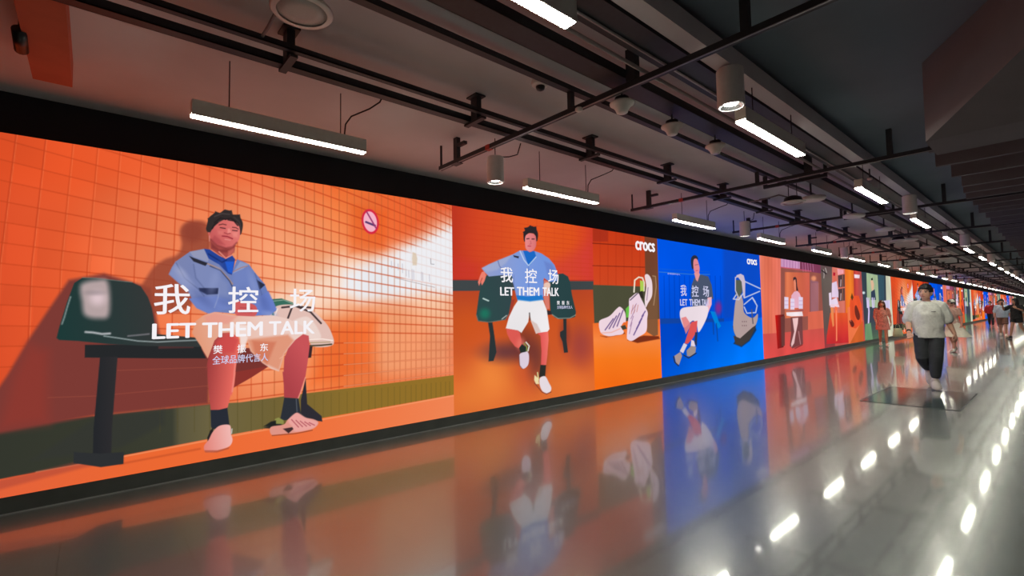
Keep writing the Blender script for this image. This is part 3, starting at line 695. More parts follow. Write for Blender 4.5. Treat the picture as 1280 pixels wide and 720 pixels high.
def draw_blue():
    P = Picture(2, 300, 300)
    P.fill(vstops((300, (0, 84, 226)), (345, (0, 84, 230)), (400, (0, 78, 214)), (430, (0, 84, 216)), (470, (0, 118, 250))))
    P.poly([(904, 300), (960, 320), (960, 395), (904, 398)], (12, 74, 196), 6, 0.9)
    for n in range(12): P.line([(830 + 6.4 * n, 345), (831 + 6.4 * n, 398)], (0, 56, 170), 0.9, 0.6)
    P.poly([(825, 398), (905, 398), (905, 404), (825, 406)], (24, 66, 150), 1.5, 0.8)
    P.poly([(825, 405), (905, 402), (960, 396), (960, 470), (825, 480)], grad((860, 405), (0, 70, 196), (920, 462), (0, 124, 255)), 2)
    P.line([(824, 340), (866, 343), (887, 343)], (72, 130, 190), 0.9, 0.8)
    P.line([(824, 336), (887, 340)], (40, 100, 190), 0.7, 0.6)
    z = zoom(815, 295, 9.11); w = zoom(815, 350, 5.9)
    P.poly(z((440, 700), (450, 560), (480, 480), (560, 440), (640, 460), (680, 560), (700, 720)) + w((420, 130), (390, 190), (300, 200), (285, 100)), (74, 84, 108), 0.9)
    P.poly(z((480, 420), (500, 500), (520, 520), (545, 440), (530, 400)), (226, 150, 150), 0.8)
    P.poly(z((448, 340), (444, 260), (470, 222), (505, 225), (525, 262), (500, 300), (465, 380)), (40, 46, 66), 0.8, 1, True)
    P.poly(z((470, 320), (478, 265), (510, 262), (530, 310), (542, 370), (530, 430), (500, 428), (478, 390)), (228, 138, 146), 0.8, 1, True)
    P.line(z((490, 330), (525, 325)), (110, 70, 90), 0.7, 0.8)
    P.line(z((500, 395), (522, 393)), (190, 60, 90), 0.8, 0.8)
    P.poly(w((410, 130), (440, 125), (440, 180), (415, 240), (395, 230)), (234, 176, 186), 0.9)
    P.poly(w((205, 260), (220, 210), (300, 195), (400, 190), (415, 230), (395, 300), (345, 385), (330, 330), (300, 300), (245, 350), (225, 330)), (234, 218, 226), 1.0, 1, True)
    P.poly(w((215, 280), (250, 270), (290, 330), (250, 400), (232, 340)), (230, 130, 130), 1.0, 0.9)
    P.poly(w((290, 310), (335, 300), (330, 380), (300, 430), (265, 470), (240, 470), (255, 420)), (222, 84, 84), 0.9)
    P.poly(w((318, 385), (336, 385), (330, 490), (312, 470)), (40, 52, 90), 0.9)
    P.poly(w((235, 465), (260, 478), (230, 540), (205, 525)), (226, 214, 226), 0.9)
    P.poly(w((290, 440), (310, 450), (320, 490), (285, 490)), (230, 210, 220), 0.9)
    P.poly(w((165, 560), (210, 530), (222, 560), (200, 625), (180, 620)), (170, 150, 150), 0.9)
    P.line(w((160, 565), (168, 605), (195, 632)), (40, 46, 56), 1.4)
    P.poly(w((255, 520), (290, 485), (325, 495), (320, 535), (285, 565), (258, 560)), (158, 142, 138), 0.9)
    P.line(w((235, 555), (270, 575), (325, 540)), (34, 46, 70), 1.4)
    P.poly(w((430, 230), (470, 235), (490, 300), (510, 340), (490, 360), (460, 310)), (0, 130, 220), 1.0)
    P.ell(898, 385, 4, 8, (150, 40, 130), 0.7, 0.8)
    for q in [((450, 310), (455, 400)), ((475, 320), (485, 450)), ((430, 240), (400, 300))]: P.line(w(*q), (20, 60, 130), 1.0, 0.8)
    # the sandal at the right
    P.poly(w((595, 340), (620, 440), (600, 470), (660, 495), (720, 450), (770, 370), (760, 330)), (30, 48, 74), 2, 0.9)
    P.poly(w((600, 360), (605, 250), (620, 140), (655, 110), (672, 160), (680, 240), (740, 280), (780, 250), (770, 320), (720, 400), (670, 440), (630, 430)), (178, 156, 154), 1.0, 1, True)
    P.poly(w((600, 410), (650, 430), (740, 350), (770, 330), (720, 440), (660, 485), (615, 470)), (66, 60, 58), 1.0)
    P.poly(w((615, 0), (670, 0), (665, 90), (640, 130), (615, 110)), (84, 92, 80), 0.9)
    P.poly(z((950, 480), (965, 445), (1010, 430), (1045, 450), (1062, 520), (1060, 700), (1040, 700), (1020, 520), (980, 470)), (202, 186, 204), 0.9)
    P.line(z((950, 470), (950, 620), (985, 700)), (206, 196, 214), 1.2)
    for q in [z((1062, 520), (1235, 600)), z((1225, 630), (1050, 705)), w((680, 180), (740, 130), (775, 190), (765, 240), (700, 245), (680, 200)), w((740, 130), (760, 160)), w((620, 110), (600, 140), (640, 145), (672, 100))]:
        P.line(q, (196, 200, 226), 1.5, 0.95)
    for k in range(6): P.ell(928 + 2.4 * (k % 3), 402 + 5 * (k // 3), 0.6, 0.8, (120, 96, 100), 0.5)
    P.line(w((735, 220), (745, 320)), (90, 84, 96), 1.6, 0.8)
    P.blotch(0.02, 1.1, 9)
    return P

def draw_room():
    P = Picture(3, 240, 240)
    z = zoom(945, 315, 10.29); w = zoom(945, 370, 9.0)
    P.fill((214, 104, 84))
    P.poly([(945, 315), (977, 320), (977, 450), (945, 455)], hstops((948, (240, 150, 150)), (952, (232, 122, 96)), (960, (226, 112, 84)), (974, (230, 118, 100))), 0.8)
    for n in range(5): P.line([(956 + 4.3 * n, 318), (956 + 4.3 * n, 418)], (206, 96, 76), 0.8, 0.5)
    P.poly([(976, 320), (1028, 330), (1031, 440), (976, 445)], (150, 84, 74), 0.8)
    P.poly([(981, 340), (1012, 341), (1012, 395), (981, 398)], hstops((981, (196, 100, 70)), (984, (226, 122, 82)), (998, (200, 96, 70)), (1012, (206, 96, 78))), 0.8)
    P.poly([(976, 322), (1000, 326), (1000, 336), (976, 334)], (204, 150, 190), 0.8)
    for n in range(6): P.line([(980 + 3.6 * n, 323), (980 + 3.6 * n, 335)], (160, 96, 150), 0.8, 0.7)
    P.poly([(1000, 326), (1028, 331), (1028, 342), (1000, 338)], (128, 60, 88), 0.8)
    for n in range(5): P.line([(1003 + 3.2 * n, 327), (1004 + 3.2 * n, 339)], (196, 130, 170), 0.8, 0.7)
    P.line([(976, 334), (1014, 339)], (206, 90, 110), 1.2, 0.9)
    P.poly([(1013, 350), (1023, 352), (1023, 392), (1013, 392)], (146, 96, 110), 1, 0.9)
    for n in range(5): P.line([(1015 + 2 * n, 354), (1015 + 2 * n, 390)], (206, 130, 120), 0.6, 0.7)
    P.ell(1017, 348, 3, 3, (236, 150, 110), 0.6, 0.9)
    P.poly([(1010, 390), (1030, 388), (1030, 415), (1010, 415)], (220, 104, 80), 1.0)
    P.poly([(945, 418), (976, 416), (1031, 410), (1031, 440), (945, 455)], vstops((412, (206, 84, 76)), (440, (220, 78, 74))), 1.0)
    P.poly([(969, 394), (980, 393), (979.5, 434), (972, 436)], grad((969, 400), (200, 20, 18), (980, 400), (90, 40, 40)), 0.8)
    P.poly([(976, 396), (981, 395), (981, 432), (977, 433)], (110, 60, 58), 0.8)
    # woman on a stool
    P.poly(z((480, 370), (478, 330), (505, 318), (522, 340), (530, 440), (545, 500), (520, 500), (512, 400)), (64, 44, 50), 0.8)
    P.poly(z((486, 365), (505, 350), (514, 400), (512, 500), (495, 495), (488, 430)), (236, 140, 110), 0.8)
    P.poly(z((455, 560), (490, 510), (530, 500), (560, 530), (580, 580), (590, 720), (450, 720)), (232, 176, 196), 1.0)
    for (a, c_, h) in [(983, 371, 15), (990.5, 373, 14), (1001, 371, 15)]:
        P.poly([(a - 2.6, c_), (a + 2.6, c_ + 0.6), (a + 2.6, c_ + h), (a - 2.6, c_ + h)], (226, 214, 240), 1.0, 0.95)
        P.line([(a - 2, c_ + 5), (a + 2, c_ + 5)], (190, 140, 180), 0.7, 0.8); P.line([(a - 2, c_ + 10), (a + 2, c_ + 10)], (190, 140, 180), 0.7, 0.8)
    P.line([(983, 388.5), (1004, 388)], (120, 90, 120), 1.0, 0.8)
    P.poly(w((340, 185), (520, 175), (530, 225), (400, 230), (345, 220)), (240, 226, 232), 0.9)
    P.poly(w((390, 240), (520, 230), (530, 540), (410, 590), (380, 560), (395, 420)), (112, 66, 68), 1.0, 0.9)
    P.poly(w((410, 250), (475, 245), (470, 310), (445, 430), (430, 530), (400, 575), (395, 540), (430, 400)), (232, 190, 190), 0.9)
    P.line(w((480, 400), (500, 540)), (210, 150, 150), 1.0, 0.7); P.line(w((440, 590), (520, 550)), (90, 40, 44), 1.0, 0.8)
    P.blotch(0.035, 0.9, 7, sy=0.6)
    return P

def draw_closet():
    P = Picture(4, 200, 220)
    z = zoom(1020, 328, 12.8); w = zoom(1020, 375, 11.25)
    P.fill((196, 84, 76))
    P.poly([(1020, 328), (1041, 332), (1044, 436), (1020, 440)], vstops((330, (96, 74, 76)), (350, (104, 92, 86)), (410, (98, 80, 76)), (432, (150, 60, 64))), 1)
    P.line(z((120, 120), (130, 200), (125, 250)), (200, 190, 186), 1.0, 0.7); P.line(z((95, 130), (160, 180)), (30, 26, 30), 1.4, 0.8); P.line(z((150, 90), (170, 160)), (220, 216, 210), 0.9, 0.7)
    P.poly([(1040, 332), (1056, 336), (1056, 400), (1040, 405)], (214, 116, 100), 1.0)
    P.poly(z((340, 100), (440, 120), (440, 180), (350, 200)), (240, 160, 170), 1.0)
    for yy in (210, 430): P.poly(z((350, yy), (460, yy - 20), (460, yy + 180), (360, yy + 190)), (84, 62, 62), 0.9); P.line(z((400, yy + 70), (395, yy + 170)), (226, 190, 190), 1.2, 0.8); P.line(z((425, yy), (430, yy + 180)), (210, 130, 100), 0.8, 0.7)
    P.poly([(1056, 336), (1069, 338), (1069, 390), (1057, 392)], hstops((1056, (232, 110, 40)), (1063, (240, 130, 44)), (1069, (226, 100, 40))), 1.0)
    P.poly([(1067, 338), (1078, 340), (1080, 400), (1068, 400)], hstops((1067, (176, 54, 50)), (1071, (206, 76, 70)), (1077, (170, 80, 80))), 0.8)
    P.poly(z((610, 190), (700, 200), (695, 255), (615, 250)), (240, 220, 232), 0.9)
    P.poly(w((200, 180), (450, 180), (460, 600), (150, 620), (150, 520)), vstops((390, (226, 90, 44)), (408, (214, 64, 48)), (428, (196, 44, 50))), 1.0)
    P.poly(w((440, 100), (650, 150), (660, 600), (460, 620)), (238, 118, 72), 1.0)
    P.poly(w((640, 300), (660, 300), (670, 590), (480, 610)), (204, 96, 44), 1.2)
    P.poly(z((260, 200), (300, 190), (320, 250), (315, 300), (280, 290)), (230, 110, 90), 1.0)
    P.poly(z((275, 160), (310, 165), (305, 215), (275, 210)), (180, 24, 50), 1.0)
    P.poly(z((255, 330), (330, 300), (360, 480), (360, 560), (250, 560)), (228, 206, 232), 1.2)
    P.poly(z((205, 490), (245, 480), (250, 600), (330, 560), (360, 660), (300, 700), (215, 690)), (232, 214, 236), 1.2)
    P.poly(w((200, 60), (320, 60), (330, 100), (200, 105)), (240, 206, 220), 1.0)
    P.poly(w((205, 100), (245, 110), (255, 360), (235, 380), (215, 250)), (240, 140, 84), 1.0)
    P.poly(w((265, 90), (300, 100), (300, 570), (280, 585), (280, 400)), (244, 110, 70), 1.0)
    P.line(w((285, 150), (290, 570)), (250, 160, 130), 0.8, 0.7)
    # the big clog
    P.poly(w((470, 100), (480, 0), (500, -60), (600, -60), (640, 60), (650, 200), (640, 330), (560, 400), (480, 380)), (232, 84, 46), 1.0)
    P.poly(z((555, 560), (575, 490), (600, 560), (580, 610)), (96, 60, 30), 1.0)
    P.poly(w((545, 100), (570, 80), (615, 200), (612, 270), (580, 275), (550, 200)), (110, 44, 34), 1.0, 1, True)
    P.poly(w((470, 300), (500, 280), (535, 330), (530, 370), (500, 375)), (100, 40, 34), 1.0, 1, True)
    P.line(w((470, 100), (475, 250), (490, 300)), (250, 130, 90), 1.0, 0.8)
    P.blotch(0.035, 0.9, 7, sy=0.6)
    return P

def draw_green():
    P = Picture(5, 180, 200)
    z = zoom(1020, 328, 12.8); w = zoom(1020, 375, 11.25)
    P.fill(vstops((340, (52, 66, 76)), (400, (62, 68, 80)), (425, (84, 110, 84))))
    P.poly([(1083, 341), (1097, 344), (1099, 385), (1084, 383)], (162, 184, 146), 0.8)
    P.poly([(1107, 344), (1115, 346), (1117, 420), (1109, 422)], (206, 206, 180), 0.8)
    P.poly(z((990, 200), (1090, 210), (1090, 600), (1010, 600)), (56, 84, 98), 1.0)
    P.poly(z((880, 260), (905, 245), (910, 285), (885, 285)), (40, 44, 40), 0.7)
    P.poly(z((870, 290), (910, 285), (930, 350), (915, 470), (890, 440)), (214, 176, 146), 0.8)
    P.poly(z((880, 470), (940, 430), (960, 600), (880, 600)), (52, 64, 84), 0.8)
    for x0 in (815, 900):
        P.line(z((x0, 570), (x0 + 10, 720)), (214, 204, 240), 1.6); P.line(z((x0 + 30, 570), (x0 + 30, 720)), (214, 204, 240), 1.2)
    P.line(w((735, 10), (745, 160), (740, 300), (725, 480)), (214, 196, 240), 1.8); P.ell(1084.5, 417, 2, 2.2, (230, 214, 240), 0.4)
    P.poly(w((950, 10), (1040, 0), (1045, 300), (1010, 200)), (206, 196, 226), 1.2)
    P.ell(1079.5, 366, 1.8, 1.6, (206, 222, 226), 0.6)
    P.poly(w((690, 340), (770, 320), (800, 560), (690, 560)), (110, 150, 110), 1.4)
    P.blotch(0.035, 0.9, 7, sy=0.6)
    return P

def picture_mat():
    m = bpy.data.materials.new('video_wall_picture'); m.use_nodes = True
    nt = m.node_tree; nt.nodes.remove(nt.nodes['Principled BSDF'])
    a = nt.nodes.new('ShaderNodeAttribute'); a.attribute_name = 'picture'
    e = nt.nodes.new('ShaderNodeEmission'); e.inputs['Strength'].default_value = SCREEN_POWER
    nt.links.new(a.outputs['Color'], e.inputs['Color']); nt.links.new(e.outputs[0], nt.nodes['Material Output'].inputs[0])
    return m
def letter_mat(name, c, p=1.0):
    m = bpy.data.materials.new(name); m.use_nodes = True
    nt = m.node_tree; nt.nodes.remove(nt.nodes['Principled BSDF'])
    e = nt.nodes.new('ShaderNodeEmission'); e.inputs['Strength'].default_value = p * SCREEN_POWER; e.inputs['Color'].default_value = c
    nt.links.new(e.outputs[0], nt.nodes['Material Output'].inputs[0])
    return m
PIC = picture_mat()
WHITE = letter_mat('lit_white_lettering', rgb(246, 242, 246))
SOFT = letter_mat('lit_pale_lettering', rgb(206, 206, 236))
CAB = mat('screen_cabinet', rgb(22, 22, 24), 0.5)

def text_mesh(s, rect, bold, yc):
    """one word or character as a flat mesh in the screen's own frame, filling a rectangle read in the photograph"""
    x0, y0, x1, y1 = rect
    cu = bpy.data.curves.new('t', 'FONT'); cu.body = s; cu.size = 1.0; cu.resolution_u = 3
    o = bpy.data.objects.new('t', cu); C.objects.link(o)
    dg = bpy.context.evaluated_depsgraph_get()
    me = bpy.data.meshes.new_from_object(o.evaluated_get(dg))
    bpy.data.objects.remove(o); bpy.data.curves.remove(cu)
    n = len(me.vertices); co = np.zeros(n * 3); me.vertices.foreach_get('co', co); co = co.reshape(-1, 3)
    lo = co.min(0); hi = co.max(0)
    ya, _ = on_wall(x0, (y0 + y1) / 2); yb, _ = on_wall(x1, (y0 + y1) / 2)
    xm = (x0 + x1) / 2
    _, zt = on_wall(xm, y0); _, zb = on_wall(xm, y1)
    ky = (yb - ya) / (hi[0] - lo[0] + 2 * bold); kz = (zt - zb) / (hi[1] - lo[1] + bold)
    bm = bmesh.new()
    sh = [(0, 0)] if bold == 0 else [(-bold, 0), (-bold / 3, 0), (bold / 3, 0), (bold, 0), (0, bold / 2), (0, -bold / 2)]
    for i, (dx, dy) in enumerate(sh):
        out = np.stack([np.full(n, 0.0002 * i), ya + (co[:, 0] - lo[0] + bold + dx) * ky - yc, zb + (co[:, 1] - lo[1] + bold / 2 + dy) * kz], -1)
        me.vertices.foreach_set('co', out.ravel()); bm.from_mesh(me)
    bpy.data.meshes.remove(me)
    return bm

HEAD = '\u6211\u63a7\u573a'; NAME = '\u6a0a\u632f\u4e1c'; ROLE = '\u5168\u7403\u54c1\u724c\u4ee3\u8a00\u4eba'
TEXTS = {
    0: [('headline_lettering', WHITE, [(HEAD[0], (192.5, 355, 238, 393), .012), (HEAD[1], (285, 358.5, 323, 391), .012), (HEAD[2], (362, 361, 394, 389.5), .012)]),
        ('slogan_lettering', WHITE, [('LET', (190, 404, 245, 423), .03), ('THEM', (252.5, 402.5, 328.5, 421), .03), ('TALK', (336, 401, 393.5, 418), .03)]),
        ('name_lettering', WHITE, [(NAME[0], (266.5, 431.5, 278, 442), .015), (NAME[1], (296.5, 430.5, 307.5, 441), .015), (NAME[2], (325, 429, 335, 439), .015)]),
        ('caption_lettering', SOFT, [(ROLE, (265.5, 443, 335, 453.5), .01)])],
    1: [('headline_lettering', WHITE, [(HEAD[0], (625.5, 334, 641, 353), .012), (HEAD[1], (656, 336, 671, 354), .012), (HEAD[2], (685, 337, 698, 355), .012)]),
        ('slogan_lettering', WHITE, [('LET', (625, 359, 642.5, 369.5), .03), ('THEM', (646, 359, 674, 369.5), .03), ('TALK', (678, 359.5, 698.5, 370), .03)]),
        ('name_lettering', WHITE, [(NAME[0], (696, 376, 699.5, 381), .015), (NAME[1], (702, 376, 705.5, 381), .015), (NAME[2], (708, 376, 711.5, 381), .015)]),
        ('caption_lettering', SOFT, [(ROLE, (696, 382, 715.5, 386), .01)]),
        ('logo_lettering', WHITE, [('crocs', (794, 302.5, 818.5, 314), .05)])],
    2: [('headline_lettering', SOFT, [(HEAD[0], (850.5, 356, 858, 370), .015), (HEAD[1], (864.5, 357, 873, 371), .015), (HEAD[2], (878.5, 357.5, 886, 371), .015)]),
        ('slogan_lettering', SOFT, [('LET', (850, 374, 859, 382), .03), ('THEM', (861.5, 374, 875, 382), .03), ('TALK', (877, 374, 886.5, 382), .03)]),
        ('caption_lettering', SOFT, [(ROLE, (834, 341.5, 850, 343.5), .0)]),
        ('logo_lettering', WHITE, [('crocs', (933.5, 324, 946, 331), .05)])],
}
DRAW = [draw_tiles, draw_seats, draw_blue, draw_room, draw_closet, draw_green]
PLAIN = ['orange tiled-wall bench advert', 'orange two-seat advert with white clogs', 'blue advert with a crouching figure and sandal',
         'salmon red room advert with a seated figure', 'red closet advert with a giant orange clog', 'dark green advert with a pale green doorway']
ONCE = ['largest lit advert screen, orange tiled wall with a man on a bench', 'lit advert screen of a man in blue between two seats, with white clogs beside',
        'lit blue advert screen with a seated figure and a big sandal, nearest blue one', 'lit salmon advert screen with a figure on a stool, right of the nearest blue screen',
        'lit red and orange closet advert screen with a giant orange clog, nearest of its kind', 'lit dark green advert screen with a pale green door, behind the woman in pink']
AGAIN = ['orange tiled-wall', 'orange two-seat', 'blue', 'salmon room', 'red closet', 'dark green']
protos = []
N_SCR = 24
for i in range(N_SCR):
    k = i % 6; yc = SCR_Y0 + SCR_W * (i + 0.5)
    if i < 6:
        bm = bmesh.new(); box(bm, (-0.13, -SCR_W / 2 + 0.002, SCR_B + 0.002), (-0.002, SCR_W / 2 - 0.002, SCR_B + SCR_H))
        o = obj('advert_screen', bm, CAB, loc=(XS, yc, 0))
        tag(o, ONCE[k], 'advert screen', 'video wall adverts')
        link('picture_panel', DRAW[k]().mesh('picture_panel'), PIC, o)
        for nm, mm, items in TEXTS.get(k, []):
            for s_, rect, bold in items:
                t = obj(nm, text_mesh(s_, rect, bold, yc), mm, o); t.location = (0.003, 0, 0)
        protos.append(o)
    else:
        lab = 'small far lit %s advert screen, %s of its kind along the wall' % (AGAIN[k], ORD[i // 6])
        dup(protos[k], (XS, yc, 0), lab)
# ------------------------------------------------------------------ hanging linear lamps, two rows
LAMP_Y0, LAMP_P, LAMP_L = 0.46, 3.0, 1.2
def make_lamp(top):
    t = thing('linear_lamp', '', 'lamp', group='hanging linear lamps')
    b = bmesh.new(); box(b, (-0.04, 0, 0.0), (-0.035, LAMP_L, 0.02)); box(b, (0.035, 0, 0.0), (0.04, LAMP_L, 0.02)); box(b, (-0.04, 0, 0.0135), (0.04, LAMP_L, 0.105), 0.003); obj('housing', b, M['lamp'], t)
    b = bmesh.new(); box(b, (-0.034, 0.003, -0.002), (0.034, LAMP_L - 0.003, 0.013), 0.0015); obj('diffuser', b, M['diffuser'], t)
    for y in (0.22, LAMP_L - 0.2):
        b = bmesh.new(); tube(b, [(0, y, 0.1), (0, y, top - 2.745)], 0.004, 6); obj('suspension_wire', b, M['cable'], t)
    if top < 3.1: return t
    b = bmesh.new(); y = LAMP_L - 0.17; q = 1.0
    tube(b, [(0, y, 0.1)] + [(a * q, y + c * q, 0.1 + (top - 2.845) * h) for a, c, h in ((0, .01, .3), (.02, .05, .5), (.12, .16, .67), (.22, .2, .76), (.28, .22, 1.0))], 0.006, 6); obj('power_cord', b, M['cable'], t, True)
    return t
N_LAMP = 38
first = True
for row, x, lab in ((0, -3.72, 'in the row beside the screens'), (1, -1.45, 'in the middle row')):
    lamp0 = make_lamp(ZC if row == 0 else 3.06); first = True
    for k in range(N_LAMP):
        y = LAMP_Y0 + LAMP_P * k
        s = '%s lit white linear lamp from the near end, %s' % (nth(k), lab)
        if first: lamp0.location = (x, y, 2.745); lamp0['label'] = s; first = False; o = lamp0
        else: o = dup(lamp0, (x, y, 2.745), s)

# ------------------------------------------------------------------ round pendant downlights between the lamps
def make_downlight(top):
    t = thing('pendant_downlight', '', 'downlight', group='cylinder downlights')
    b = bmesh.new(); lathe(b, [(0.0, 0.26), (0.080, 0.26), (0.087, 0.253), (0.087, 0.004), (0.085, 0.0), (0.078, 0.0), (0.073, 0.035), (0.0, 0.040)], 32); obj('housing', b, M['white'], t, False)
    b = bmesh.new(); lathe(b, [(0.0765, 0.004), (0.070, 0.012), (0.043, 0.028)], 32); obj('reflector_ring', b, M['reflector'], t, True)
    b = bmesh.new(); lathe(b, [(0.0, 0.018), (0.043, 0.020), (0.052, 0.032), (0.0, 0.036)], 24); obj('lens', b, M['spot'], t, True)
    b = bmesh.new(); tube(b, [(0, 0, 0.26), (0, 0, top)], 0.005, 6); obj('suspension_wire', b, M['cable'], t)
    if top > 0.3:
        b = bmesh.new(); tube(b, [(0, 0, 0.262), (0.01, 0.05, 0.27), (0.03, 0.16, 0.29), (0.05, 0.26, 0.33), (0.06, 0.30, top)], 0.006, 6); obj('power_cord', b, M['cable'], t, True)
    return t
for x, lab in ((-3.72, 'hanging in the row beside the screens'), (-1.42, 'hanging in the middle row')):
    dl0 = make_downlight(ZC - 2.735 if x < -2 else 0.275); first = True
    for k in range(10):
        y = 3.05 + (0.2 if x > -2 else 0) + 6.0 * k - (0.2 if k else 0)
        zz = 2.735 if x < -2 else 2.785
        s = '%s white cylinder downlight from the near end, %s' % (ORD[k], lab)
        if first: dl0.location = (x, y, zz); dl0['label'] = s; first = False
        else: dup(dl0, (x, y, zz), s)

# ------------------------------------------------------------------ long runs of steel along the ceiling
YA, YB = Y0R + 0.02, Y1R - 0.02
def channel(bm, x0, x1, z0, z1, t=0.006, up=True):
    """open channel running the whole corridor"""
    box(bm, (x0, YA, z0), (x1, YB, z0 + t))
    box(bm, (x0, YA, z0), (x0 + t, YB, z1)); box(bm, (x1 - t, YA, z0), (x1, YB, z1))
HANG_Y = [0.885 + 1.45 * k for k in range(54)]
t = thing('cable_rack', 'pair of dark parallel rails running above the row of lamps beside the screens', 'cable rack', (0, 0, 0))
b = bmesh.new(); channel(b, -3.22, -3.145, 2.995, 3.045); obj('front_rail', b, M['steel'], t)
b = bmesh.new(); channel(b, -3.03, -2.985, 3.02, 3.055); obj('back_rail', b, M['steel'], t)
hb = None
for k, y in enumerate(HANG_Y):
    if hb is None:
        b = bmesh.new(); box(b, (-3.225, -0.022, 2.975), (-2.98, 0.022, 2.993)); box(b, (-3.125, -0.024, 2.993), (-3.045, 0.024, ZC)); box(b, (-3.15, -0.05, ZC - 0.012), (-3.02, 0.05, ZC))
        for s_ in (-1, 1): box(b, (-3.10, s_ * 0.03 - 0.004, 3.08), (-3.07, s_ * 0.03 + 0.004, 3.10))
        hb = obj('hanger', b, M['steel'], t, loc=(0, y, 0))
    else:
        o = hb.copy(); C.objects.link(o); o.parent = t; o.location = (0, y, 0)
# thin conduit with the round speakers
b = bmesh.new(); box(b, (-2.44, YA, 3.10), (-2.385, YB, 3.14)); 
tag(obj('conduit', b, M['steel']), 'thin dark square conduit running between the cable rack and the wide tray', 'conduit')
t = thing('cable_tray', 'wide dark cable tray running along the ceiling beside the middle lamp row', 'cable tray', (0, 0, 0))
b = bmesh.new(); channel(b, -2.06, -1.90, 3.01, 3.07); obj('tray', b, M['steel'], t)
b = bmesh.new(); random.seed(4)
for k in range(6):
    x = -2.035 + 0.022 * k
    tube(b, [(x, YA, 3.026), (x, YB, 3.026)], 0.009, 6)
obj('cable_bundle', b, M['cable'], t)
b = bmesh.new(); tube(b, [(-1.79, YA, 3.03), (-1.79, YB, 3.03)], 0.013, 8)
tag(obj('conduit', b, M['conduit'], None, True), 'thin pale pipe running between the wide dark tray and the middle lamp row', 'conduit')
t = thing('lamp_trunking', 'dark trunking running above the middle row of lamps', 'trunking', (0, 0, 0))
b = bmesh.new(); channel(b, -1.72, -1.515, 3.05, 3.10); obj('trunking', b, M['steel'], t)
b = bmesh.new(); tube(b, [(-1.66, YA, 3.04), (-1.66, YB, 3.04)], 0.009, 6); obj('clipped_cable', b, M['conduit'], t)

# trapeze struts across the corridor
STRUT_Y = [2.74 + 3.42 * k for k in range(30)]
def make_strut():
    t = thing('trapeze_strut', '', 'strut', group='trapeze struts under the ceiling')
    b = bmesh.new(); box(b, (-4.26, -0.020, 2.93), (0.35, 0.020, 2.934)); box(b, (-4.26, -0.020, 2.934), (0.35, -0.016, 2.968)); box(b, (-4.26, 0.016, 2.934), (0.35, 0.020, 2.968)); box(b, (-4.26, -0.02, 2.966), (0.35, 0.02, 2.97)); obj('rail', b, M['steel'], t)
    b = bmesh.new(); box(b, (-4.26, -0.022, 2.926), (0.35, -0.010, 2.930)); obj('bare_edge', b, M['steel_lip'], t)
    b = bmesh.new(); tube(b, [(-4.24, 0, 2.94), (-4.24, 0, ZC)], 0.012, 8); obj('drop_rod', b, M['steel'], t)
    b = bmesh.new(); box(b, (-3.98, -0.022, 2.97), (-3.92, 0.022, ZC)); box(b, (-3.92, -0.02, ZC - 0.10), (-3.80, 0.02, ZC - 0.07)); box(b, (-4.02, -0.04, 2.922), (-3.9, 0.04, 2.93)); obj('drop_post', b, M['steel'], t)
    b = bmesh.new(); box(b, (-2.43, -0.022, 2.97), (-2.395, 0.022, 3.0995)); obj('drop_post', b, M['steel'], t)
    b = bmesh.new(); box(b, (-1.885, -0.03, 2.97), (-1.815, 0.03, ZC)); obj('drop_post', b, M['steel'], t)
    b = bmesh.new(); box(b, (-1.12, -0.022, 2.97), (-1.075, 0.022, ZH)); obj('drop_post', b, M['steel'], t)
    b = bmesh.new(); box(b, (-3.46, -0.023, 2.926), (-3.40, 0.023, 2.972)); obj('red_tape', b, M['red_tape'], t)
    return t
st0 = make_strut()
for k, y in enumerate(STRUT_Y):
    s = '%s dark strut across the ceiling, counted from the near end' % nth(k)
    if k == 0: st0.location = (0, y, 0); st0['label'] = s
    else: dup(st0, (0, y, 0), s)
# short brackets between the struts
def make_bracket():
    t = thing('support_bracket', '', 'bracket', group='short brackets beside the wide tray')
    b = bmesh.new(); box(b, (-2.45, -0.018, 2.945), (-1.745, 0.018, 2.985)); obj('arm', b, M['steel'], t)
    b = bmesh.new(); box(b, (-2.45, -0.02, 2.985), (-2.41, 0.02, 3.0995)); obj('post', b, M['steel'], t)
    b = bmesh.new(); box(b, (-1.775, -0.02, 2.985), (-1.745, 0.02, ZC)); obj('post', b, M['steel'], t)
    return t
br0 = make_bracket()
for k in range(20):
    y = 5.3 + 1.71 * 2 * k - (0.0 if k else 0.0) + (1.15 if k >= 0 else 0)
    s = '%s short dark bracket carrying the wide tray, counted from the near end' % nth(k)
    if k == 0: br0.location = (0, y, 0); br0['label'] = s
    else: dup(br0, (0, y, 0), s)

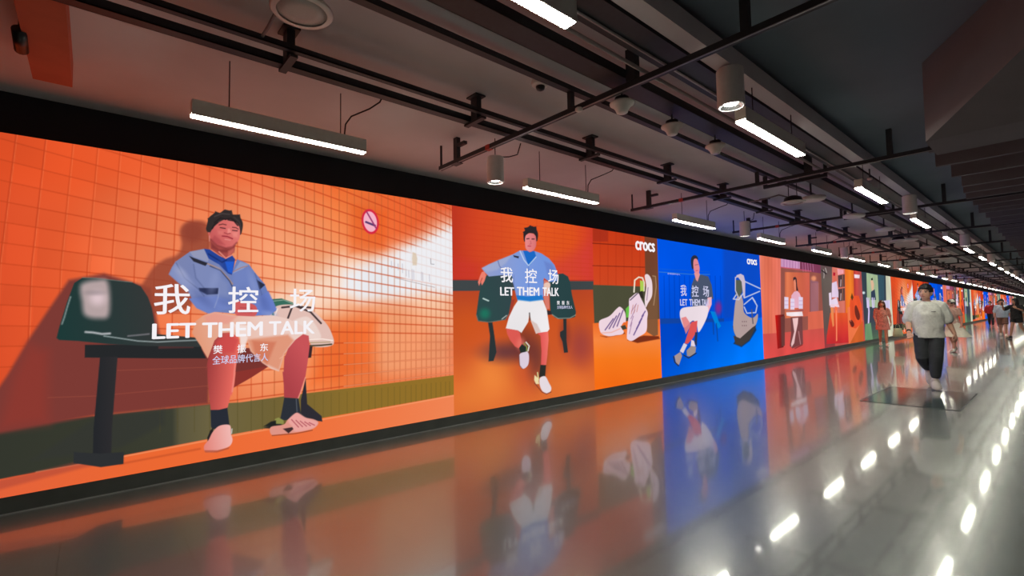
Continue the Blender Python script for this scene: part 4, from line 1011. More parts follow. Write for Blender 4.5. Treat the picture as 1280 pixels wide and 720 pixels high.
# ------------------------------------------------------------------ speakers, detectors, cameras
def make_speaker(sx=1.0):
    t = thing('ceiling_speaker', '', 'speaker', group='round hanging ceiling speakers')
    b = bmesh.new(); lathe(b, [(0.118, 0.0), (0.142, 0.0), (0.148, 0.008), (0.146, 0.018), (0.120, 0.024), (0.118, 0.006)], 40); obj('rim', b, M['white'], t, True)
    b = bmesh.new(); lathe(b, [(0, 0.002), (0.06, 0.003), (0.1195, 0.007), (0.1195, 0.012), (0, 0.012)], 40); obj('grille', b, M['grille'], t, True)
    b = bmesh.new(); lathe(b, [(0.115, 0.02), (0.10, 0.075), (0.045, 0.10), (0, 0.10)], 28); obj('back_can', b, M['dark_plastic'], t, True)
    b = bmesh.new(); tube(b, [(0.05, 0.0, 0.09), (0.05, 0, ZC - 2.93)], 0.005, 6); tube(b, [(-0.05, 0.0, 0.09), (-0.05, 0, ZC - 2.93)], 0.005, 6); obj('suspension_wire', b, M['cable'], t)
    b = bmesh.new(); tube(b, [(-0.06, 0.0, 0.095), (-0.16, -0.03, 0.14), (-0.28, -0.05, 0.12), (-0.42, -0.05, 0.11), (-0.56, -0.05, 0.115)], 0.010, 8); obj('flexible_conduit', b, M['grey_cable'], t, True)
    return t
sp0 = make_speaker()
for k, (x, y, z_) in enumerate([(-2.44, 0.76, 2.93), (-2.30, 7.0, 2.81), (-2.30, 13.2, 2.85), (-2.30, 19.4, 2.85)]):
    s = ['round white-rimmed speaker with grey grille, at the top edge above the bench advert', 'thin white round speaker with dark back can, seen edge-on between two struts', 'third white-rimmed round speaker along the corridor', 'fourth white-rimmed round speaker, far down the corridor'][k]
    if k == 0: sp0.location = (x, y, z_); sp0['label'] = s
    else: dup(sp0, (x, y, z_), s)
def make_bowl():
    t = thing('horn_speaker', '', 'speaker', group='white bowl-shaped speakers')
    b = bmesh.new(); lathe(b, [(0, -0.062), (0.030, -0.062), (0.040, -0.056), (0.050, -0.030), (0.068, -0.008), (0.086, 0.004), (0.088, 0.012), (0.084, 0.018), (0, 0.018)], 32); obj('bowl', b, M['white'], t, True)
    b = bmesh.new(); lathe(b, [(0, 0.055), (0.05, 0.055), (0.05, 0.0175), (0, 0.0175)], 20); obj('base', b, M['dark_plastic'], t)
    b = bmesh.new(); tube(b, [(0, 0, 0.05), (0, 0, 0.109)], 0.007, 6); obj('stem', b, M['steel'], t)
    return t
bw0 = make_bowl()
for k, (y, s) in enumerate([(2.86, 'white bowl-shaped detector touching the nearest strut, nearest of the three'), (3.54, 'white bowl-shaped detector in the middle of the three'), (4.28, 'white bowl-shaped detector farthest of the three, beside the second bracket')]):
    if k == 0: bw0.location = (-2.03, y, 2.90); bw0['label'] = s
    else: dup(bw0, (-2.03, y, 2.90), s)
def make_flat():
    t = thing('access_point', '', 'access point', group='white rounded boxes under the ceiling')
    b = bmesh.new(); lathe(b, [(0, -0.03), (0.12, -0.03), (0.145, -0.022), (0.155, 0.0), (0.15, 0.02), (0.12, 0.03), (0, 0.03)], 32); obj('body', b, M['white'], t, True)
    b = bmesh.new(); tube(b, [(-0.02, 0, 0.028), (-0.02, 0, ZC - 2.9)], 0.012, 8); obj('stem', b, M['steel'], t)
    return t
fl0 = make_flat()
for k, y in enumerate([7.35, 9.3, 11.4, 13.6, 15.8, 18.0]):
    s = '%s flat white round unit hung beside the wide tray, counted from the near end' % ORD[k]
    if k == 0: fl0.location = (-2.17, y, 2.9); fl0['label'] = s
    else: dup(fl0, (-2.17, y, 2.9), s)
t = thing('dome_camera', 'small white dome camera under the ceiling near the first strut', 'camera', (-2.56, 2.56, ZC))
b = bmesh.new(); lathe(b, [(0, 0.0), (0.064, 0.0), (0.07, -0.012), (0.066, -0.034), (0.046, -0.044), (0, -0.044)], 28); obj('base', b, M['white'], t)
b = bmesh.new(); lathe(b, [(0.036, -0.038), (0.035, -0.054), (0.030, -0.068), (0.014, -0.077), (0, -0.079)], 24); obj('dome', b, M['dark_plastic'], t, True)
for y, s in ((2.70, 'tiny pale sensor under the nearest strut'), (6.96, 'small bright spot fitting beside the middle lamp row')):
    t = thing('sensor', s, 'sensor', (-2.30 if y < 5 else -1.445, y, 2.905 if y < 5 else 2.93))
    b = bmesh.new(); lathe(b, [(0, 0.022), (0.024, 0.022), (0.028, 0.016), (0.028, 0.004), (0.02, -0.004), (0, -0.006)], 20); obj('cap', b, M['white'], t, True)
    b = bmesh.new(); tube(b, [(0, 0, 0.02), (0, 0, 0.024 if y < 5 else 0.13)], 0.008, 6); obj('stem', b, M['steel'], t)
t = thing('surveillance_camera', 'small black bullet camera at the upper left corner, hanging from the ceiling', 'camera', (-3.80, -0.345, 2.98))
b = bmesh.new(); tube(b, [(-0.10, 0, 0.0), (0.06, 0, 0.05)], 0.032, 14); obj('body', b, M['dark_plastic'], t, True)
b = bmesh.new(); tube(b, [(0.0, 0, 0.03), (0.0, 0, 0.21)], 0.010, 8); obj('bracket', b, M['dark_plastic'], t)
b = bmesh.new(); tube(b, [(-0.101, 0, -0.001), (-0.107, 0, -0.003)], 0.012, 12); obj('lens', b, M['reflector'], t)

# ------------------------------------------------------------------ baffles over the far side of the middle lamps
b = bmesh.new()
for q in [(-0.61, 4.62, 2.62), (3.98, 4.62, 2.62), (-0.61, 5.1, 2.62), (3.98, 5.1, 2.62), (-0.61, 4.68, ZH), (1.35, 1.5, ZH), (3.98, 1.5, ZH), (-0.61, 5.1, ZH), (3.98, 5.1, ZH)]: b.verts.new(q)
bmesh.ops.convex_hull(b, input=list(b.verts)); struct('trim_2', b, M['baffle'])
random.seed(11); y = 6.2; BY = []
while y < 60:
    BY.append(y); y += random.choice([0.42, 0.5, 0.62, 0.7])
bf0 = None
for k, y in enumerate(BY):
    s = '%s grey ceiling baffle board from the near end, beyond the middle lamps' % (nth(k) if k < 59 else 'far')
    if bf0 is None:
        b = bmesh.new(); box(b, (-0.80, -0.03, 2.92), (3.96, 0.03, 3.08), 0.004); box(b, (0.6, -0.008, 3.07), (0.63, 0.008, ZH)); box(b, (3.5, -0.008, 3.07), (3.53, 0.008, ZH))
        bf0 = obj('ceiling_baffle', b, M['baffle'], loc=(0, y, 0)); tag(bf0, s, 'baffle', 'grey ceiling baffles')
    else:
        dup(bf0, (0.04 * random.uniform(-1, 1), y, 0), s)

# dark polished access plate let into the floor
t = thing('floor_hatch', 'dark polished hatch plate in the floor in front of the man in the t-shirt', 'hatch', (-1.55, 9.75, 0.0))
b = bmesh.new(); box(b, (-0.55, -0.95, 0.0), (0.55, 0.95, 0.003)); obj('plate', b, mat('polished_dark_plate', rgb(84, 98, 98), 0.10, noise=0.08, scale=3), t)
b = bmesh.new()
for lo, hi in (((-0.565, -0.965, 0), (-0.55, 0.965, 0.004)), ((0.55, -0.965, 0), (0.565, 0.965, 0.004)), ((-0.55, -0.965, 0), (0.55, -0.95, 0.004)), ((-0.55, 0.95, 0), (0.55, 0.965, 0.004))): box(b, lo, hi)
obj('frame', b, M['steel'], t)
# ------------------------------------------------------------------ people
def ring(bm, c, rx, ry, n=20, X=Vector((1, 0, 0)), Y=Vector((0, 1, 0))):
    c = Vector(c)
    return [bm.verts.new(c + X * (rx * math.cos(2 * math.pi * k / n)) + Y * (ry * math.sin(2 * math.pi * k / n))) for k in range(n)]
def skin_rings(bm, rings):
    n = len(rings[0])
    for a, b_ in zip(rings, rings[1:]):
        for k in range(n): bm.faces.new((a[k], a[(k + 1) % n], b_[(k + 1) % n], b_[k]))
    bm.faces.new(rings[0][::-1]); bm.faces.new(rings[-1])
def loft(bm, st, n=20):
    """st: (x, y, z, half width, half depth) from bottom to top"""
    skin_rings(bm, [ring(bm, s[:3], s[3], s[4], n) for s in st])
def limb(bm, pts, rad, n=12):
    """a tapering limb with round ends"""
    pts = [Vector(p) for p in pts]; P = []; R = []
    d0 = (pts[0] - pts[1]).normalized(); d1 = (pts[-1] - pts[-2]).normalized()
    for a, q in ((0.85, 0.5), (0.5, 0.86)): P.append(pts[0] + d0 * rad[0] * a); R.append(rad[0] * q)
    for i, p in enumerate(pts):
        P.append(p); R.append(rad[i])
        if i + 1 < len(pts):
            for t in (0.33, 0.66): P.append(p.lerp(pts[i + 1], t)); R.append(rad[i] * (1 - t) + rad[i + 1] * t)
    for a, q in ((0.5, 0.86), (0.85, 0.5)): P.append(pts[-1] + d1 * rad[-1] * a); R.append(rad[-1] * q)
    tube(bm, P, R, n)
def ellipsoid(bm, c, r, rot=None, sub=3):
    n0 = len(bm.verts); bmesh.ops.create_icosphere(bm, subdivisions=sub, radius=1.0)
    vs = list(bm.verts)[n0:]
    Mx = Matrix.Translation(Vector(c)) @ (rot.to_4x4() if rot is not None else Matrix.Identity(4)) @ Matrix.Diagonal((r[0], r[1], r[2], 1))
    for v in vs: v.co = Mx @ v.co
    return vs
def fuse(bm, voxel, smooth=3):
    """fuse the closed pieces of a bmesh into one continuous surface"""
    me = bpy.data.meshes.new('f'); bmesh.ops.recalc_face_normals(bm, faces=bm.faces); bm.to_mesh(me); bm.free()
    o = bpy.data.objects.new('f', me); C.objects.link(o)
    m = o.modifiers.new('r', 'REMESH'); m.mode = 'VOXEL'; m.voxel_size = voxel; m.use_smooth_shade = True
    s = o.modifiers.new('s', 'SMOOTH'); s.iterations = smooth; s.factor = 0.5
    dg = bpy.context.evaluated_depsgraph_get()
    out = bpy.data.meshes.new_from_object(o.evaluated_get(dg))
    bpy.data.objects.remove(o); bpy.data.meshes.remove(me)
    for p in out.polygons: p.use_smooth = True
    return out

def folds(me, amp, seed=0.0):
    """creases of hanging cloth"""
    from mathutils import noise
    me.update()
    nr = [v.normal.copy() for v in me.vertices]
    for v, n in zip(me.vertices, nr):
        p = v.co
        d = noise.noise(Vector((p.x * 9 + p.z * 5 + seed, p.y * 9, p.z * 7 - p.x * 4))) + 0.5 * noise.noise(Vector((p.x * 22 + seed, p.y * 22, p.z * 14)))
        v.co = p + n * (amp * d)
    me.update()
    return me

def hand(bm, wrist, d, side, curl=0.5, thick=1.0):
    """palm, four fingers and a thumb; d points along the forearm, side points to the thumb"""
    d = Vector(d).normalized(); s = Vector(side); s = (s - d * s.dot(d)).normalized(); n = d.cross(s)
    w = Vector(wrist); a = w + d * 0.02
    rot = Matrix((s, n, d)).transposed()
    ellipsoid(bm, w + d * 0.05, (0.040, 0.017, 0.055), rot, 3)
    L = [0.066, 0.075, 0.070, 0.056]
    for i in range(4):
        b0 = w + d * 0.088 + s * (0.027 - 0.018 * i)
        p = [b0]; ang = 0.0; q = b0
        for k, f in enumerate((0.45, 0.32, 0.26)):
            ang += curl * (0.6, 0.8, 0.6)[k]
            q = q + (d * math.cos(ang) + n * math.sin(ang)) * L[i] * f; p.append(q)
        limb(bm, [w + d * 0.06 + s * (0.022 - 0.015 * i)] + p, [0.010 * thick, 0.0095 * thick, 0.009 * thick, 0.0085 * thick, 0.0075 * thick], 8)
    t0 = w + d * 0.03 + s * 0.028
    limb(bm, [t0, t0 + d * 0.03 + s * 0.022, t0 + d * 0.055 + s * 0.028 + n * 0.01, t0 + d * 0.075 + s * 0.024 + n * 0.018], [0.013, 0.0115, 0.010, 0.008], 8)

SKIN_MAT = vcol_mat('skin', 'tint', 0.55)
def cloth_mat(name, c, bump=0.25, scale=35):
    return mat(name, c, 0.85, noise=0.08, scale=scale, bump=bump)
HAIR_BLACK = mat('black_hair', rgb(28, 26, 28), 0.5, noise=0.3, scale=60, bump=0.4)
HAIR_BROWN = mat('brown_hair', rgb(88, 56, 42), 0.5, noise=0.25, scale=60, bump=0.4)

def head_shape(bm, c, rot, k=1.0):
    n1 = len(bm.verts); vs = ellipsoid(bm, (0, 0, 0), (0.078, 0.096, 0.116), None, 4)
    for v in vs:
        z = v.co.z
        if z < 0:
            t = min(1, -z / 0.116)
            v.co.x *= 1 - 0.28 * t * t; v.co.y *= 1 - 0.12 * t
            v.co.y -= 0.012 * t                       # chin forward
        if v.co.y < -0.06: v.co.y = -0.06 - (-0.06 - v.co.y) * 0.75
    a = []
    a += ellipsoid(bm, (0, -0.092, -0.022), (0.014, 0.018, 0.020), None, 2)      # nose
    a += ellipsoid(bm, (0, -0.084, 0.002), (0.010, 0.012, 0.028), None, 2)
    a += ellipsoid(bm, (0, -0.080, -0.058), (0.024, 0.010, 0.010), None, 2)      # mouth
    for s in (-1, 1):
        a += ellipsoid(bm, (s * 0.034, -0.078, 0.024), (0.026, 0.012, 0.008), None, 2)   # brow
        a += ellipsoid(bm, (s * 0.080, 0.006, -0.008), (0.010, 0.022, 0.032), None, 2)   # ear
    Mx = Matrix.Translation(Vector(c)) @ rot.to_4x4() @ Matrix.Scale(k, 4)
    for v in list(bm.verts)[n1:]: v.co = Mx @ v.co

def paint_body(me, hc, hrot, k, skin):
    at = me.color_attributes.new('tint', 'FLOAT_COLOR', 'POINT')
    inv = (Matrix.Translation(Vector(hc)) @ hrot.to_4x4() @ Matrix.Scale(k, 4)).inverted()
    out = np.ones((len(me.vertices), 4)); base = np.array(skin[:3]); out[:, :3] = base
    for i, v in enumerate(me.vertices):
        p = inv @ v.co
        if abs(p.x) < 0.09 and p.y < -0.04 and -0.12 < p.z < 0.12:
            c = None
            for s in (-1, 1):
                dx, dz = (p.x - s * 0.033), p.z - 0.004
                if (dx / 0.017) ** 2 + (dz / 0.0075) ** 2 < 1: c = (0.03, 0.02, 0.02) if abs(dx) < 0.008 else (0.5, 0.45, 0.42)
                if abs(p.x - s * 0.034) < 0.022 and abs(p.z - 0.026 + abs(dx) * 0.1) < 0.005: c = (0.02, 0.015, 0.015)
            if (p.x / 0.024) ** 2 + ((p.z + 0.060) / 0.009) ** 2 < 1: c = (base[0] * 0.75, base[1] * 0.42, base[2] * 0.42)
            if c: out[i, :3] = c
    at.data.foreach_set('color', out.astype(np.float32).ravel())

def hair_mesh(hc, hrot, k, style, seed):
    rs = random.Random(seed); bm = bmesh.new()
    vs = ellipsoid(bm, (0, 0, 0), (1, 1, 1), None, 5)
    for v in vs:
        d = v.co.normalized()
        # hairline: high over the face, low at the nape
        front = max(0.0, -d.y)
        line = 0.50 * front - 0.55 * max(0, d.y) - 0.05
        if abs(d.x) > 0.75: line = -0.15 if style != 'short' else 0.02
        t = max(0.0, min(1.0, (d.z - line) / 0.10 + 0.5))
        r = 0.86 + t * (0.27 + 0.05 * math.sin(d.x * 17 + seed) * math.cos(d.y * 15) + 0.03 * math.sin(d.z * 31 + d.x * 23))
        if style == 'short' and d.z > 0.4 and d.y < 0.2: r += 0.05 * t
        v.co = Vector((d.x * 0.078, d.y * 0.096 + 0.004, d.z * 0.116)) * r
    if style in ('long', 'bob'):
        L = -0.36 if style == 'long' else -0.12
        loft(bm, [(0, 0.085, L, 0.07, 0.025), (0, 0.075, L * 0.5, 0.10, 0.045), (0, 0.045, -0.02, 0.098, 0.07), (0, 0.02, 0.06, 0.08, 0.075)], 20)
        for s in (-1, 1): limb(bm, [(s * 0.078, -0.01, 0.05), (s * 0.092, -0.02, -0.06), (s * 0.085, -0.03, L * 0.55), (s * 0.075, -0.035, L * 0.85)], [0.022, 0.026, 0.028, 0.016], 10)
    if style == 'bun':
        ellipsoid(bm, (0, 0.075, 0.09), (0.045, 0.045, 0.042), None, 3)
    Mx = Matrix.Translation(Vector(hc)) @ hrot.to_4x4() @ Matrix.Scale(k, 4)
    bmesh.ops.transform(bm, matrix=Mx, verts=bm.verts)
    return fuse(bm, 0.007, 1)

def foot(bm, ank, toe, up=1.0):
    ank = Vector(ank); toe = Vector(toe); d = (toe - ank); d.z = 0; d.normalize()
    heel = ank - d * 0.05
    limb(bm, [ank + Vector((0, 0, 0.02)), ank - Vector((0, 0, 0.03))], [0.040, 0.042], 12)
    h = Vector((heel.x, heel.y, ank.z - 0.05))
    limb(bm, [h, h.lerp(toe, 0.5) + Vector((0, 0, 0.008)), toe], [0.036, 0.040, 0.030], 12)

def shoe_mesh(ank, toe, voxel, fk=1.0):
    bm = bmesh.new(); ank = Vector(ank); toe = Vector(toe)
    d = toe - ank; flat = Vector((d.x, d.y, 0)).normalized(); s = flat.cross(Vector((0, 0, 1)))
    heel = ank - flat * 0.055; heel.z = ank.z - 0.052
    end = toe + flat * 0.03
    st = []
    pts = [(-0.03, 0.03, 0.030), (0.0, 0.043, 0.050), (0.25, 0.045, 0.055), (0.5, 0.050, 0.042), (0.8, 0.052, 0.032), (0.95, 0.040, 0.024), (1.03, 0.018, 0.014)]
    rings = []
    axis = (end - heel).normalized(); upv = s.cross(axis)
    if upv.z < 0: upv = -upv
    for t, w, h in pts:
        c = heel.lerp(end, t) + upv * (h - 0.036)
        n = 16; r = []
        for k in range(n):
            a = 2 * math.pi * k / n
            cx, cy = math.cos(a), math.sin(a)
            if cy < 0: cy *= 0.75
            r.append(bm.verts.new(c + s * w * cx + upv * h * cy))
        rings.append(r)
    skin_rings(bm, rings)
    limb(bm, [ank - Vector((0, 0, 0.02)), ank + Vector((0, 0, 0.012))], [0.046, 0.045], 14)
    c0 = Vector((ank.x, ank.y, ank.z - 0.08))
    for v in bm.verts: v.co = c0 + (v.co - c0) * fk
    return fuse(bm, voxel, 1)

def person(name, label, loc, rz, J, wear, height=1.72, skin=rgb(196, 142, 118), hair=('short', HAIR_BLACK), voxel=0.008, seed=1, female=False, group=None, hk=1.04, fk=1.0):
    """J: joints in metres for a 1.72 m figure facing -y, its left towards +x"""
    k = height / 1.72
    r = thing(name, label, 'person', loc, rz, group); r.scale = (k, k, k)
    J = {a: Vector(b_) for a, b_ in J.items()}
    hrot = Matrix.Rotation(J['look'].x, 3, 'Z') @ Matrix.Rotation(J['look'].y, 3, 'X') @ Matrix.Rotation(J['look'].z, 3, 'Y')
    hc = J['head']; pel = J['pelvis']; ch = J['chest']; nk = J['neck']
    sw = 0.88 if female else 1.0
    bm = bmesh.new()
    loft(bm, [(pel.x, pel.y, pel.z - 0.10, 0.150, 0.105), (pel.x, pel.y, pel.z, 0.165, 0.112), (pel.x * .6 + ch.x * .4, pel.y * .6 + ch.y * .4, pel.z + 0.16, 0.140 * sw, 0.100), (ch.x, ch.y, ch.z, 0.168 * sw, 0.115),
              (ch.x, ch.y, ch.z + 0.12, 0.165 * sw, 0.105), (nk.x, nk.y + 0.01, nk.z - 0.045, 0.085, 0.068), (nk.x, nk.y, nk.z, 0.056, 0.056)])
    limb(bm, [nk - Vector((0, 0, 0.02)), nk.lerp(hc, 0.5), hc - Vector((0, -0.01, 0.03))], [0.058 * sw, 0.054 * sw, 0.058], 14)
    head_shape(bm, hc, hrot, hk)
    for s in ('l', 'r'):
        sh, el, wr = J['sh_' + s], J['el_' + s], J['wr_' + s]
        limb(bm, [Vector((nk.x + (sh.x - nk.x) * 0.35, nk.y + 0.01, nk.z - 0.055)), Vector((nk.x + (sh.x - nk.x) * 0.7, sh.y, sh.z + 0.004)), sh, sh.lerp(el, 0.5), el, el.lerp(wr, 0.35), wr], [0.034, 0.046 * sw, 0.054 * sw, 0.048 * sw, 0.040 * sw, 0.041 * sw, 0.027], 14)
        hand(bm, wr, J['hd_' + s], J['th_' + s], wear.get('curl', 0.5))
        hp, kn, an, to = J['hp_' + s], J['kn_' + s], J['an_' + s], J['to_' + s]
        limb(bm, [hp, hp.lerp(kn, 0.5), kn, kn.lerp(an, 0.3), an], [0.088, 0.074, 0.055, 0.054, 0.036], 16)
        foot(bm, an, to)
    me = fuse(bm, voxel, 2); paint_body(me, hc, hrot, hk, skin)
    link('body', me, SKIN_MAT, r)
    link('hair', hair_mesh(hc, hrot, 1.02 * hk, hair[0], seed), hair[1], r)
    # upper garment
    top = wear['top']; bm = bmesh.new(); e = top.get('loose', 0.022); hem = top.get('hem', -0.06)
    loft(bm, [(pel.x, pel.y, pel.z + hem, 0.172 + e, 0.120 + e), (pel.x, pel.y, pel.z + 0.06, 0.166 + e, 0.116 + e), (pel.x * .5 + ch.x * .5, pel.y * .5 + ch.y * .5, pel.z + 0.2, (0.150 if e < .03 else .170) * sw + e, (0.108 if e < .03 else .118) + e),
              (ch.x, ch.y, ch.z, 0.172 * sw + e, 0.120 + e), (ch.x, ch.y, ch.z + 0.12, 0.172 * sw + e * .5, 0.108 + e * .6), (ch.x, ch.y, ch.z + 0.165, 0.140 * sw + e * .3, 0.095 + e * .5), (nk.x, nk.y + 0.012, nk.z - 0.040, 0.090 + e * .2, 0.078 + e * .2), (nk.x, nk.y + 0.008, nk.z - 0.018, 0.068, 0.066)], 28)
    for s in ('l', 'r'):
        sh, el, wr = J['sh_' + s], J['el_' + s], J['wr_' + s]; f = top.get('sleeve', 0.85)
        if f <= 0: continue
        a1 = Vector((nk.x + (sh.x - nk.x) * 0.38, nk.y + 0.01, nk.z - 0.045)); a2 = Vector((nk.x + (sh.x - nk.x) * 0.72, sh.y + 0.004, (nk.z - 0.05) * 0.4 + (sh.z + 0.005) * 0.6))
        g = e * .22
        if f <= 1: pts = [a1, a2, sh, sh.lerp(el, f * 0.5), sh.lerp(el, f)]; rr = [0.040 + g, 0.056 * sw + g, 0.064 * sw + g, 0.062 * sw + e * .5, 0.056 * sw + e * .8]
        else: pts = [a1, a2, sh, sh.lerp(el, .5), el, el.lerp(wr, f - 1)]; rr = [0.040 + g, 0.056 * sw + g, 0.064 * sw + g, 0.060 * sw + e * .5, 0.050 * sw + e * .5, 0.038 * sw + e * .5]
        limb(bm, pts, rr, 18)
    link(top['name'], folds(fuse(bm, voxel, 5), 0.012, seed), top['mat'], r)
    # lower garment
    low = wear.get('low')
    if low:
        bm = bmesh.new(); e = low.get('loose', 0.016)
        if low.get('skirt'):
            z1 = low['skirt']; fl = low.get('flare', 0.26)
            loft(bm, [(pel.x + low.get('sway', 0), pel.y, z1, fl, fl * 0.8), (pel.x + low.get('sway', 0) * .5, pel.y, (z1 + pel.z) / 2, (fl + 0.17) / 2 + 0.01, 0.15), (pel.x, pel.y, pel.z + 0.02, 0.172 + e, 0.118 + e), (pel.x, pel.y, pel.z + 0.13, 0.145 + e, 0.105 + e)], 28)
        else:
            loft(bm, [(pel.x, pel.y, pel.z - 0.11, 0.160 + e, 0.112 + e), (pel.x, pel.y, pel.z, 0.168 + e, 0.115 + e), (pel.x, pel.y, pel.z + 0.10, 0.155 + e, 0.108 + e)], 28)
            for s in ('l', 'r'):
                hp, kn, an = J['hp_' + s], J['kn_' + s], J['an_' + s]; f = low.get('length', 1.85)
                if f <= 1: pts = [hp, hp.lerp(kn, f * .5), hp.lerp(kn, f)]; rr = [0.094 + e, 0.086 + e, 0.078 + e * 1.5]
                else: pts = [hp, hp.lerp(kn, .5), kn, kn.lerp(an, (f - 1) * .5), kn.lerp(an, f - 1)]; rr = [0.092 + e, 0.082 + e, 0.066 + e, 0.060 + e, 0.046 + e]
                limb(bm, pts, rr, 20) if f > 1 else tube(bm, pts, rr, 20)
        link(low['name'], folds(fuse(bm, voxel, 3), 0.007, seed + 5), low['mat'], r)
    sm = wear.get('shoe')
    if sm:
        for s in ('l', 'r'): link('shoe', shoe_mesh(J['an_' + s], J['to_' + s], min(voxel, 0.007), fk), sm, r)
    return r

def pose(**kw):
    J = dict(pelvis=(0, 0, .93), chest=(0, -.005, 1.22), neck=(0, 0, 1.46), head=(0, -.02, 1.60), look=(0, 0, 0),
             sh_l=(.175, 0, 1.39), el_l=(.235, .03, 1.12), wr_l=(.25, -.03, .88), hd_l=(0, -.15, -1), th_l=(-.3, -1, 0),
             sh_r=(-.175, 0, 1.39), el_r=(-.235, .03, 1.12), wr_r=(-.25, -.03, .88), hd_r=(0, -.15, -1), th_r=(.3, -1, 0),
             hp_l=(.085, 0, .90), kn_l=(.085, -.03, .50), an_l=(.08, .02, .085), to_l=(.10, -.15, .035),
             hp_r=(-.085, 0, .90), kn_r=(-.085, -.03, .50), an_r=(-.08, .02, .085), to_r=(-.10, -.15, .035))
    J.update(kw); return J

# the man walking towards the camera
WALK = pose(sh_l=(.180, .01, 1.38), sh_r=(-.180, -.01, 1.38), el_l=(.255, .06, 1.12), wr_l=(.33, .02, .89), hd_l=(.1, -.2, -1), th_l=(-.6, -.8, 0),
            el_r=(-.255, .02, 1.12), wr_r=(-.255, -.17, .92), hd_r=(.05, -.55, -1), th_r=(.9, -.5, 0), look=(-.40, -.02, .08), head=(-.005, -.04, 1.595),
            hp_l=(.088, 0, .90), kn_l=(.075, -.12, .50), an_l=(.045, -.13, .085), to_l=(.05, -.31, .035),
            hp_r=(-.09, 0, .90), kn_r=(-.10, -.10, .50), an_r=(-.01, .26, .25), to_r=(-.0, .17, .075))
man = person('person', 'person in a loose off-white t-shirt and dark grey trousers, walking towards the camera', (-1.60, 11.12, 0), math.radians(10), WALK,
             dict(top=dict(name='t_shirt', mat=cloth_mat('off_white_cotton', rgb(240, 240, 232)), loose=0.044, hem=-0.10, sleeve=0.92),
                  low=dict(name='trousers', mat=cloth_mat('charcoal_cotton', rgb(64, 68, 72)), loose=0.026, length=1.68), shoe=mat('white_shoe', rgb(226, 214, 204), 0.5, noise=0.05), curl=0.75),
             height=1.79, voxel=0.0052, seed=3, skin=rgb(236, 182, 156), hk=1.10, fk=1.32)
b = bmesh.new(); wv = WALK['wr_r']; ev = WALK['el_r']
d = (Vector(ev) - Vector(wv)).normalized()
tube(b, [Vector(wv) + d * 0.018, Vector(wv) + d * 0.044], 0.036, 18); obj('wrist_watch', b, M['dark_plastic'], man)
b = bmesh.new(); q = [(0.045 + 0.013 * k, -0.166 + 0.0022 * k * k * 0.6, 1.262 + (0.009 if k % 2 else 0.0) + 0.001 * k) for k in range(7)]
tube(b, q, 0.0035, 6); obj('chest_print', b, M['dark_plastic'], man)

STEP = pose(kn_l=(.085, -.12, .52), an_l=(.08, -.20, .085), to_l=(.09, -.37, .04), kn_r=(-.085, .02, .50), an_r=(-.08, .20, .13), to_r=(-.09, .06, .04))
# woman in pink beside the green screen, tote bag in her left hand
person('person', 'person with long brown hair in pink patterned clothes, walking by the dark green screen', (-4.42, 21.9, 0), math.radians(16),
       dict(STEP, el_r=Vector((-.23, .0, 1.12)), wr_r=Vector((-.20, -.13, .90))),
       dict(top=dict(name='blouse', mat=mat('pink_print_cloth', rgb(226, 150, 132), 0.8, noise=0.3, scale=22), loose=0.016, hem=-0.02, sleeve=1.35),
            low=dict(name='skirt', mat=mat('rose_print_cloth', rgb(226, 140, 128), 0.8, noise=0.3, scale=18), skirt=0.62, flare=0.23), shoe=M['white']),
       height=1.66, skin=rgb(214, 150, 122), hair=('long', HAIR_BROWN), seed=5, female=True)
t = thing('tote_bag', 'pale green tote bag hanging from the hand of the person in pink', 'bag', (-3.97, 21.80, 0.36), 0.35)
b = bmesh.new()
rs_ = [ring(b, (0, 0, 0.0), .15, .06, 16), ring(b, (0, 0, 0.10), .15, .065, 16), ring(b, (0, 0, 0.25), .12, .045, 16), ring(b, (0, 0, 0.30), .11, .02, 16)]
skin_rings(b, rs_); obj('bag_body', b, cloth_mat('pale_green_canvas', rgb(196, 206, 170)), t, True)
for s in (-1, 1):
    b = bmesh.new(); tube(b, [(-0.07, s * .018, .28), (-0.05, s * .014, .40), (0, s * .006, .47), (0.05, s * .014, .40), (0.07, s * .018, .28)], 0.008, 8); obj('handle', b, cloth_mat('green_strap_%d' % (s + 1), rgb(170, 180, 150)), t, True)
# behind the man: white cap, flared cream skirt
p = person('person', 'person in a white cap and flared cream skirt, behind the man in the t-shirt', (-2.30, 20.1, 0), math.radians(-20),
           dict(STEP, look=Vector((-.5, .1, 0))), dict(top=dict(name='blouse', mat=cloth_mat('beige_cloth', rgb(196, 160, 146)), loose=0.02, hem=0.0, sleeve=0.6),
                low=dict(name='skirt', mat=cloth_mat('cream_cloth', rgb(226, 220, 204)), skirt=0.50, flare=0.36, sway=0.12), shoe=M['white']),
           height=1.62, skin=rgb(214, 156, 136), hair=('bun', HAIR_BLACK), seed=8, female=True)
b = bmesh.new(); lathe(b, [(0.0, 0.128), (0.05, 0.118), (0.084, 0.075), (0.094, 0.035), (0.096, 0.028), (0.0, 0.028)], 24); box(b, (-0.06, -0.17, 0.028), (0.06, -0.06, 0.036), 0.003)
bmesh.ops.transform(b, matrix=Matrix.Translation((0, -.015, 1.605)) @ Matrix.Rotation(-.5, 4, 'Z') @ Matrix.Scale(1.06, 4), verts=b.verts); obj('cap', b, cloth_mat('white_cap_cloth', rgb(226, 222, 214)), p, False)
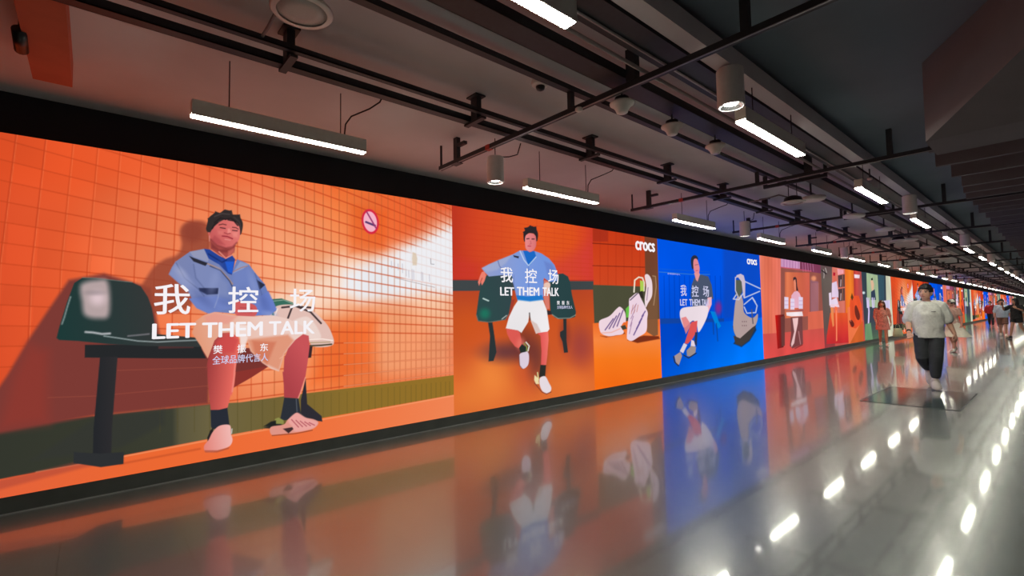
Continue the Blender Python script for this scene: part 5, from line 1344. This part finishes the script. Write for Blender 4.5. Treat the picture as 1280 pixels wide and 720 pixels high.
# far group
person('person', 'distant person in a red top and dark trousers, walking beside the far screens', (-3.35, 46.5, 0), math.radians(5), STEP,
       dict(top=dict(name='jacket', mat=cloth_mat('red_cloth', rgb(170, 36, 44)), loose=0.03, sleeve=1.7), low=dict(name='trousers', mat=cloth_mat('black_trouser_cloth', rgb(40, 42, 50)), loose=0.015), shoe=M['dark_plastic']),
       height=1.72, hair=('short', HAIR_BLACK), voxel=0.011, seed=11)
person('person', 'distant person in a dark top and pale trousers, beside the red top', (-2.55, 40.5, 0), math.radians(-8), STEP,
       dict(top=dict(name='t_shirt', mat=cloth_mat('navy_cloth', rgb(50, 44, 60)), loose=0.03, sleeve=0.9), low=dict(name='trousers', mat=cloth_mat('pale_trouser_cloth', rgb(168, 158, 160)), loose=0.02), shoe=M['white']),
       height=1.68, hair=('short', HAIR_BLACK), voxel=0.011, seed=12)
person('person', 'distant person in a pale blue shirt and brown shorts, walking behind the one in black', (-1.90, 31.6, 0), math.radians(4), STEP,
       dict(top=dict(name='t_shirt', mat=cloth_mat('pale_blue_cloth', rgb(176, 190, 212)), loose=0.035, sleeve=0.9), low=dict(name='shorts', mat=cloth_mat('brown_cloth', rgb(120, 84, 72)), length=0.9, loose=0.02), shoe=M['white']),
       height=1.70, hair=('short', HAIR_BLACK), voxel=0.010, seed=13)
AIM = pose(el_r=(-.30, -.22, 1.24), wr_r=(-.22, -.42, 1.40), hd_r=(.1, -.2, 1), th_r=(1, 0, .2), el_l=(.30, -.08, 1.18), wr_l=(.18, -.30, 1.30), hd_l=(-.6, -.4, .6), th_l=(0, 0, 1),
           kn_l=(.12, .02, .50), an_l=(.24, .20, .13), to_l=(.26, .06, .045), kn_r=(-.12, -.10, .52), an_r=(-.20, -.10, .085), to_r=(-.24, -.27, .04), look=(-.7, 0, 0))
person('person', 'distant person with long black hair in black shorts, holding up a phone', (-1.36, 29.6, 0), math.radians(-25), AIM,
       dict(top=dict(name='t_shirt', mat=cloth_mat('black_cloth', rgb(30, 30, 34)), loose=0.035, hem=-0.1, sleeve=0.8), low=dict(name='shorts', mat=cloth_mat('black_shorts_cloth', rgb(34, 34, 38)), length=0.55, loose=0.02), shoe=M['dark_plastic'], curl=0.9),
       height=1.70, hair=('long', HAIR_BLACK), voxel=0.010, seed=14, female=True)
a = Matrix.Rotation(math.radians(-25), 4, 'Z') @ Vector((-.205, -.475, 1.50)) * (1.70 / 1.72)
t = thing('phone', 'dark phone held up by the distant person in black', 'phone', (-1.36 + a.x, 29.6 + a.y, a.z - 0.07), math.radians(-40))
b = bmesh.new(); box(b, (-0.037, -0.004, 0), (0.037, 0.004, 0.15), 0.003); obj('case', b, M['dark_plastic'], t)
b = bmesh.new(); box(b, (-0.033, 0.0038, 0.006), (0.033, 0.005, 0.144)); obj('screen', b, mat('phone_glass', rgb(60, 70, 84), 0.15), t)
person('person', 'distant person in a pale grey top, beyond the one in black shorts', (-0.93, 30.4, 0), math.radians(10), STEP,
       dict(top=dict(name='t_shirt', mat=cloth_mat('pale_grey_cloth', rgb(196, 196, 186)), loose=0.035, sleeve=0.9), low=dict(name='trousers', mat=cloth_mat('beige_trouser_cloth', rgb(176, 150, 134)), loose=0.02), shoe=M['white']),
       height=1.70, hair=('short', HAIR_BLACK), voxel=0.010, seed=15)
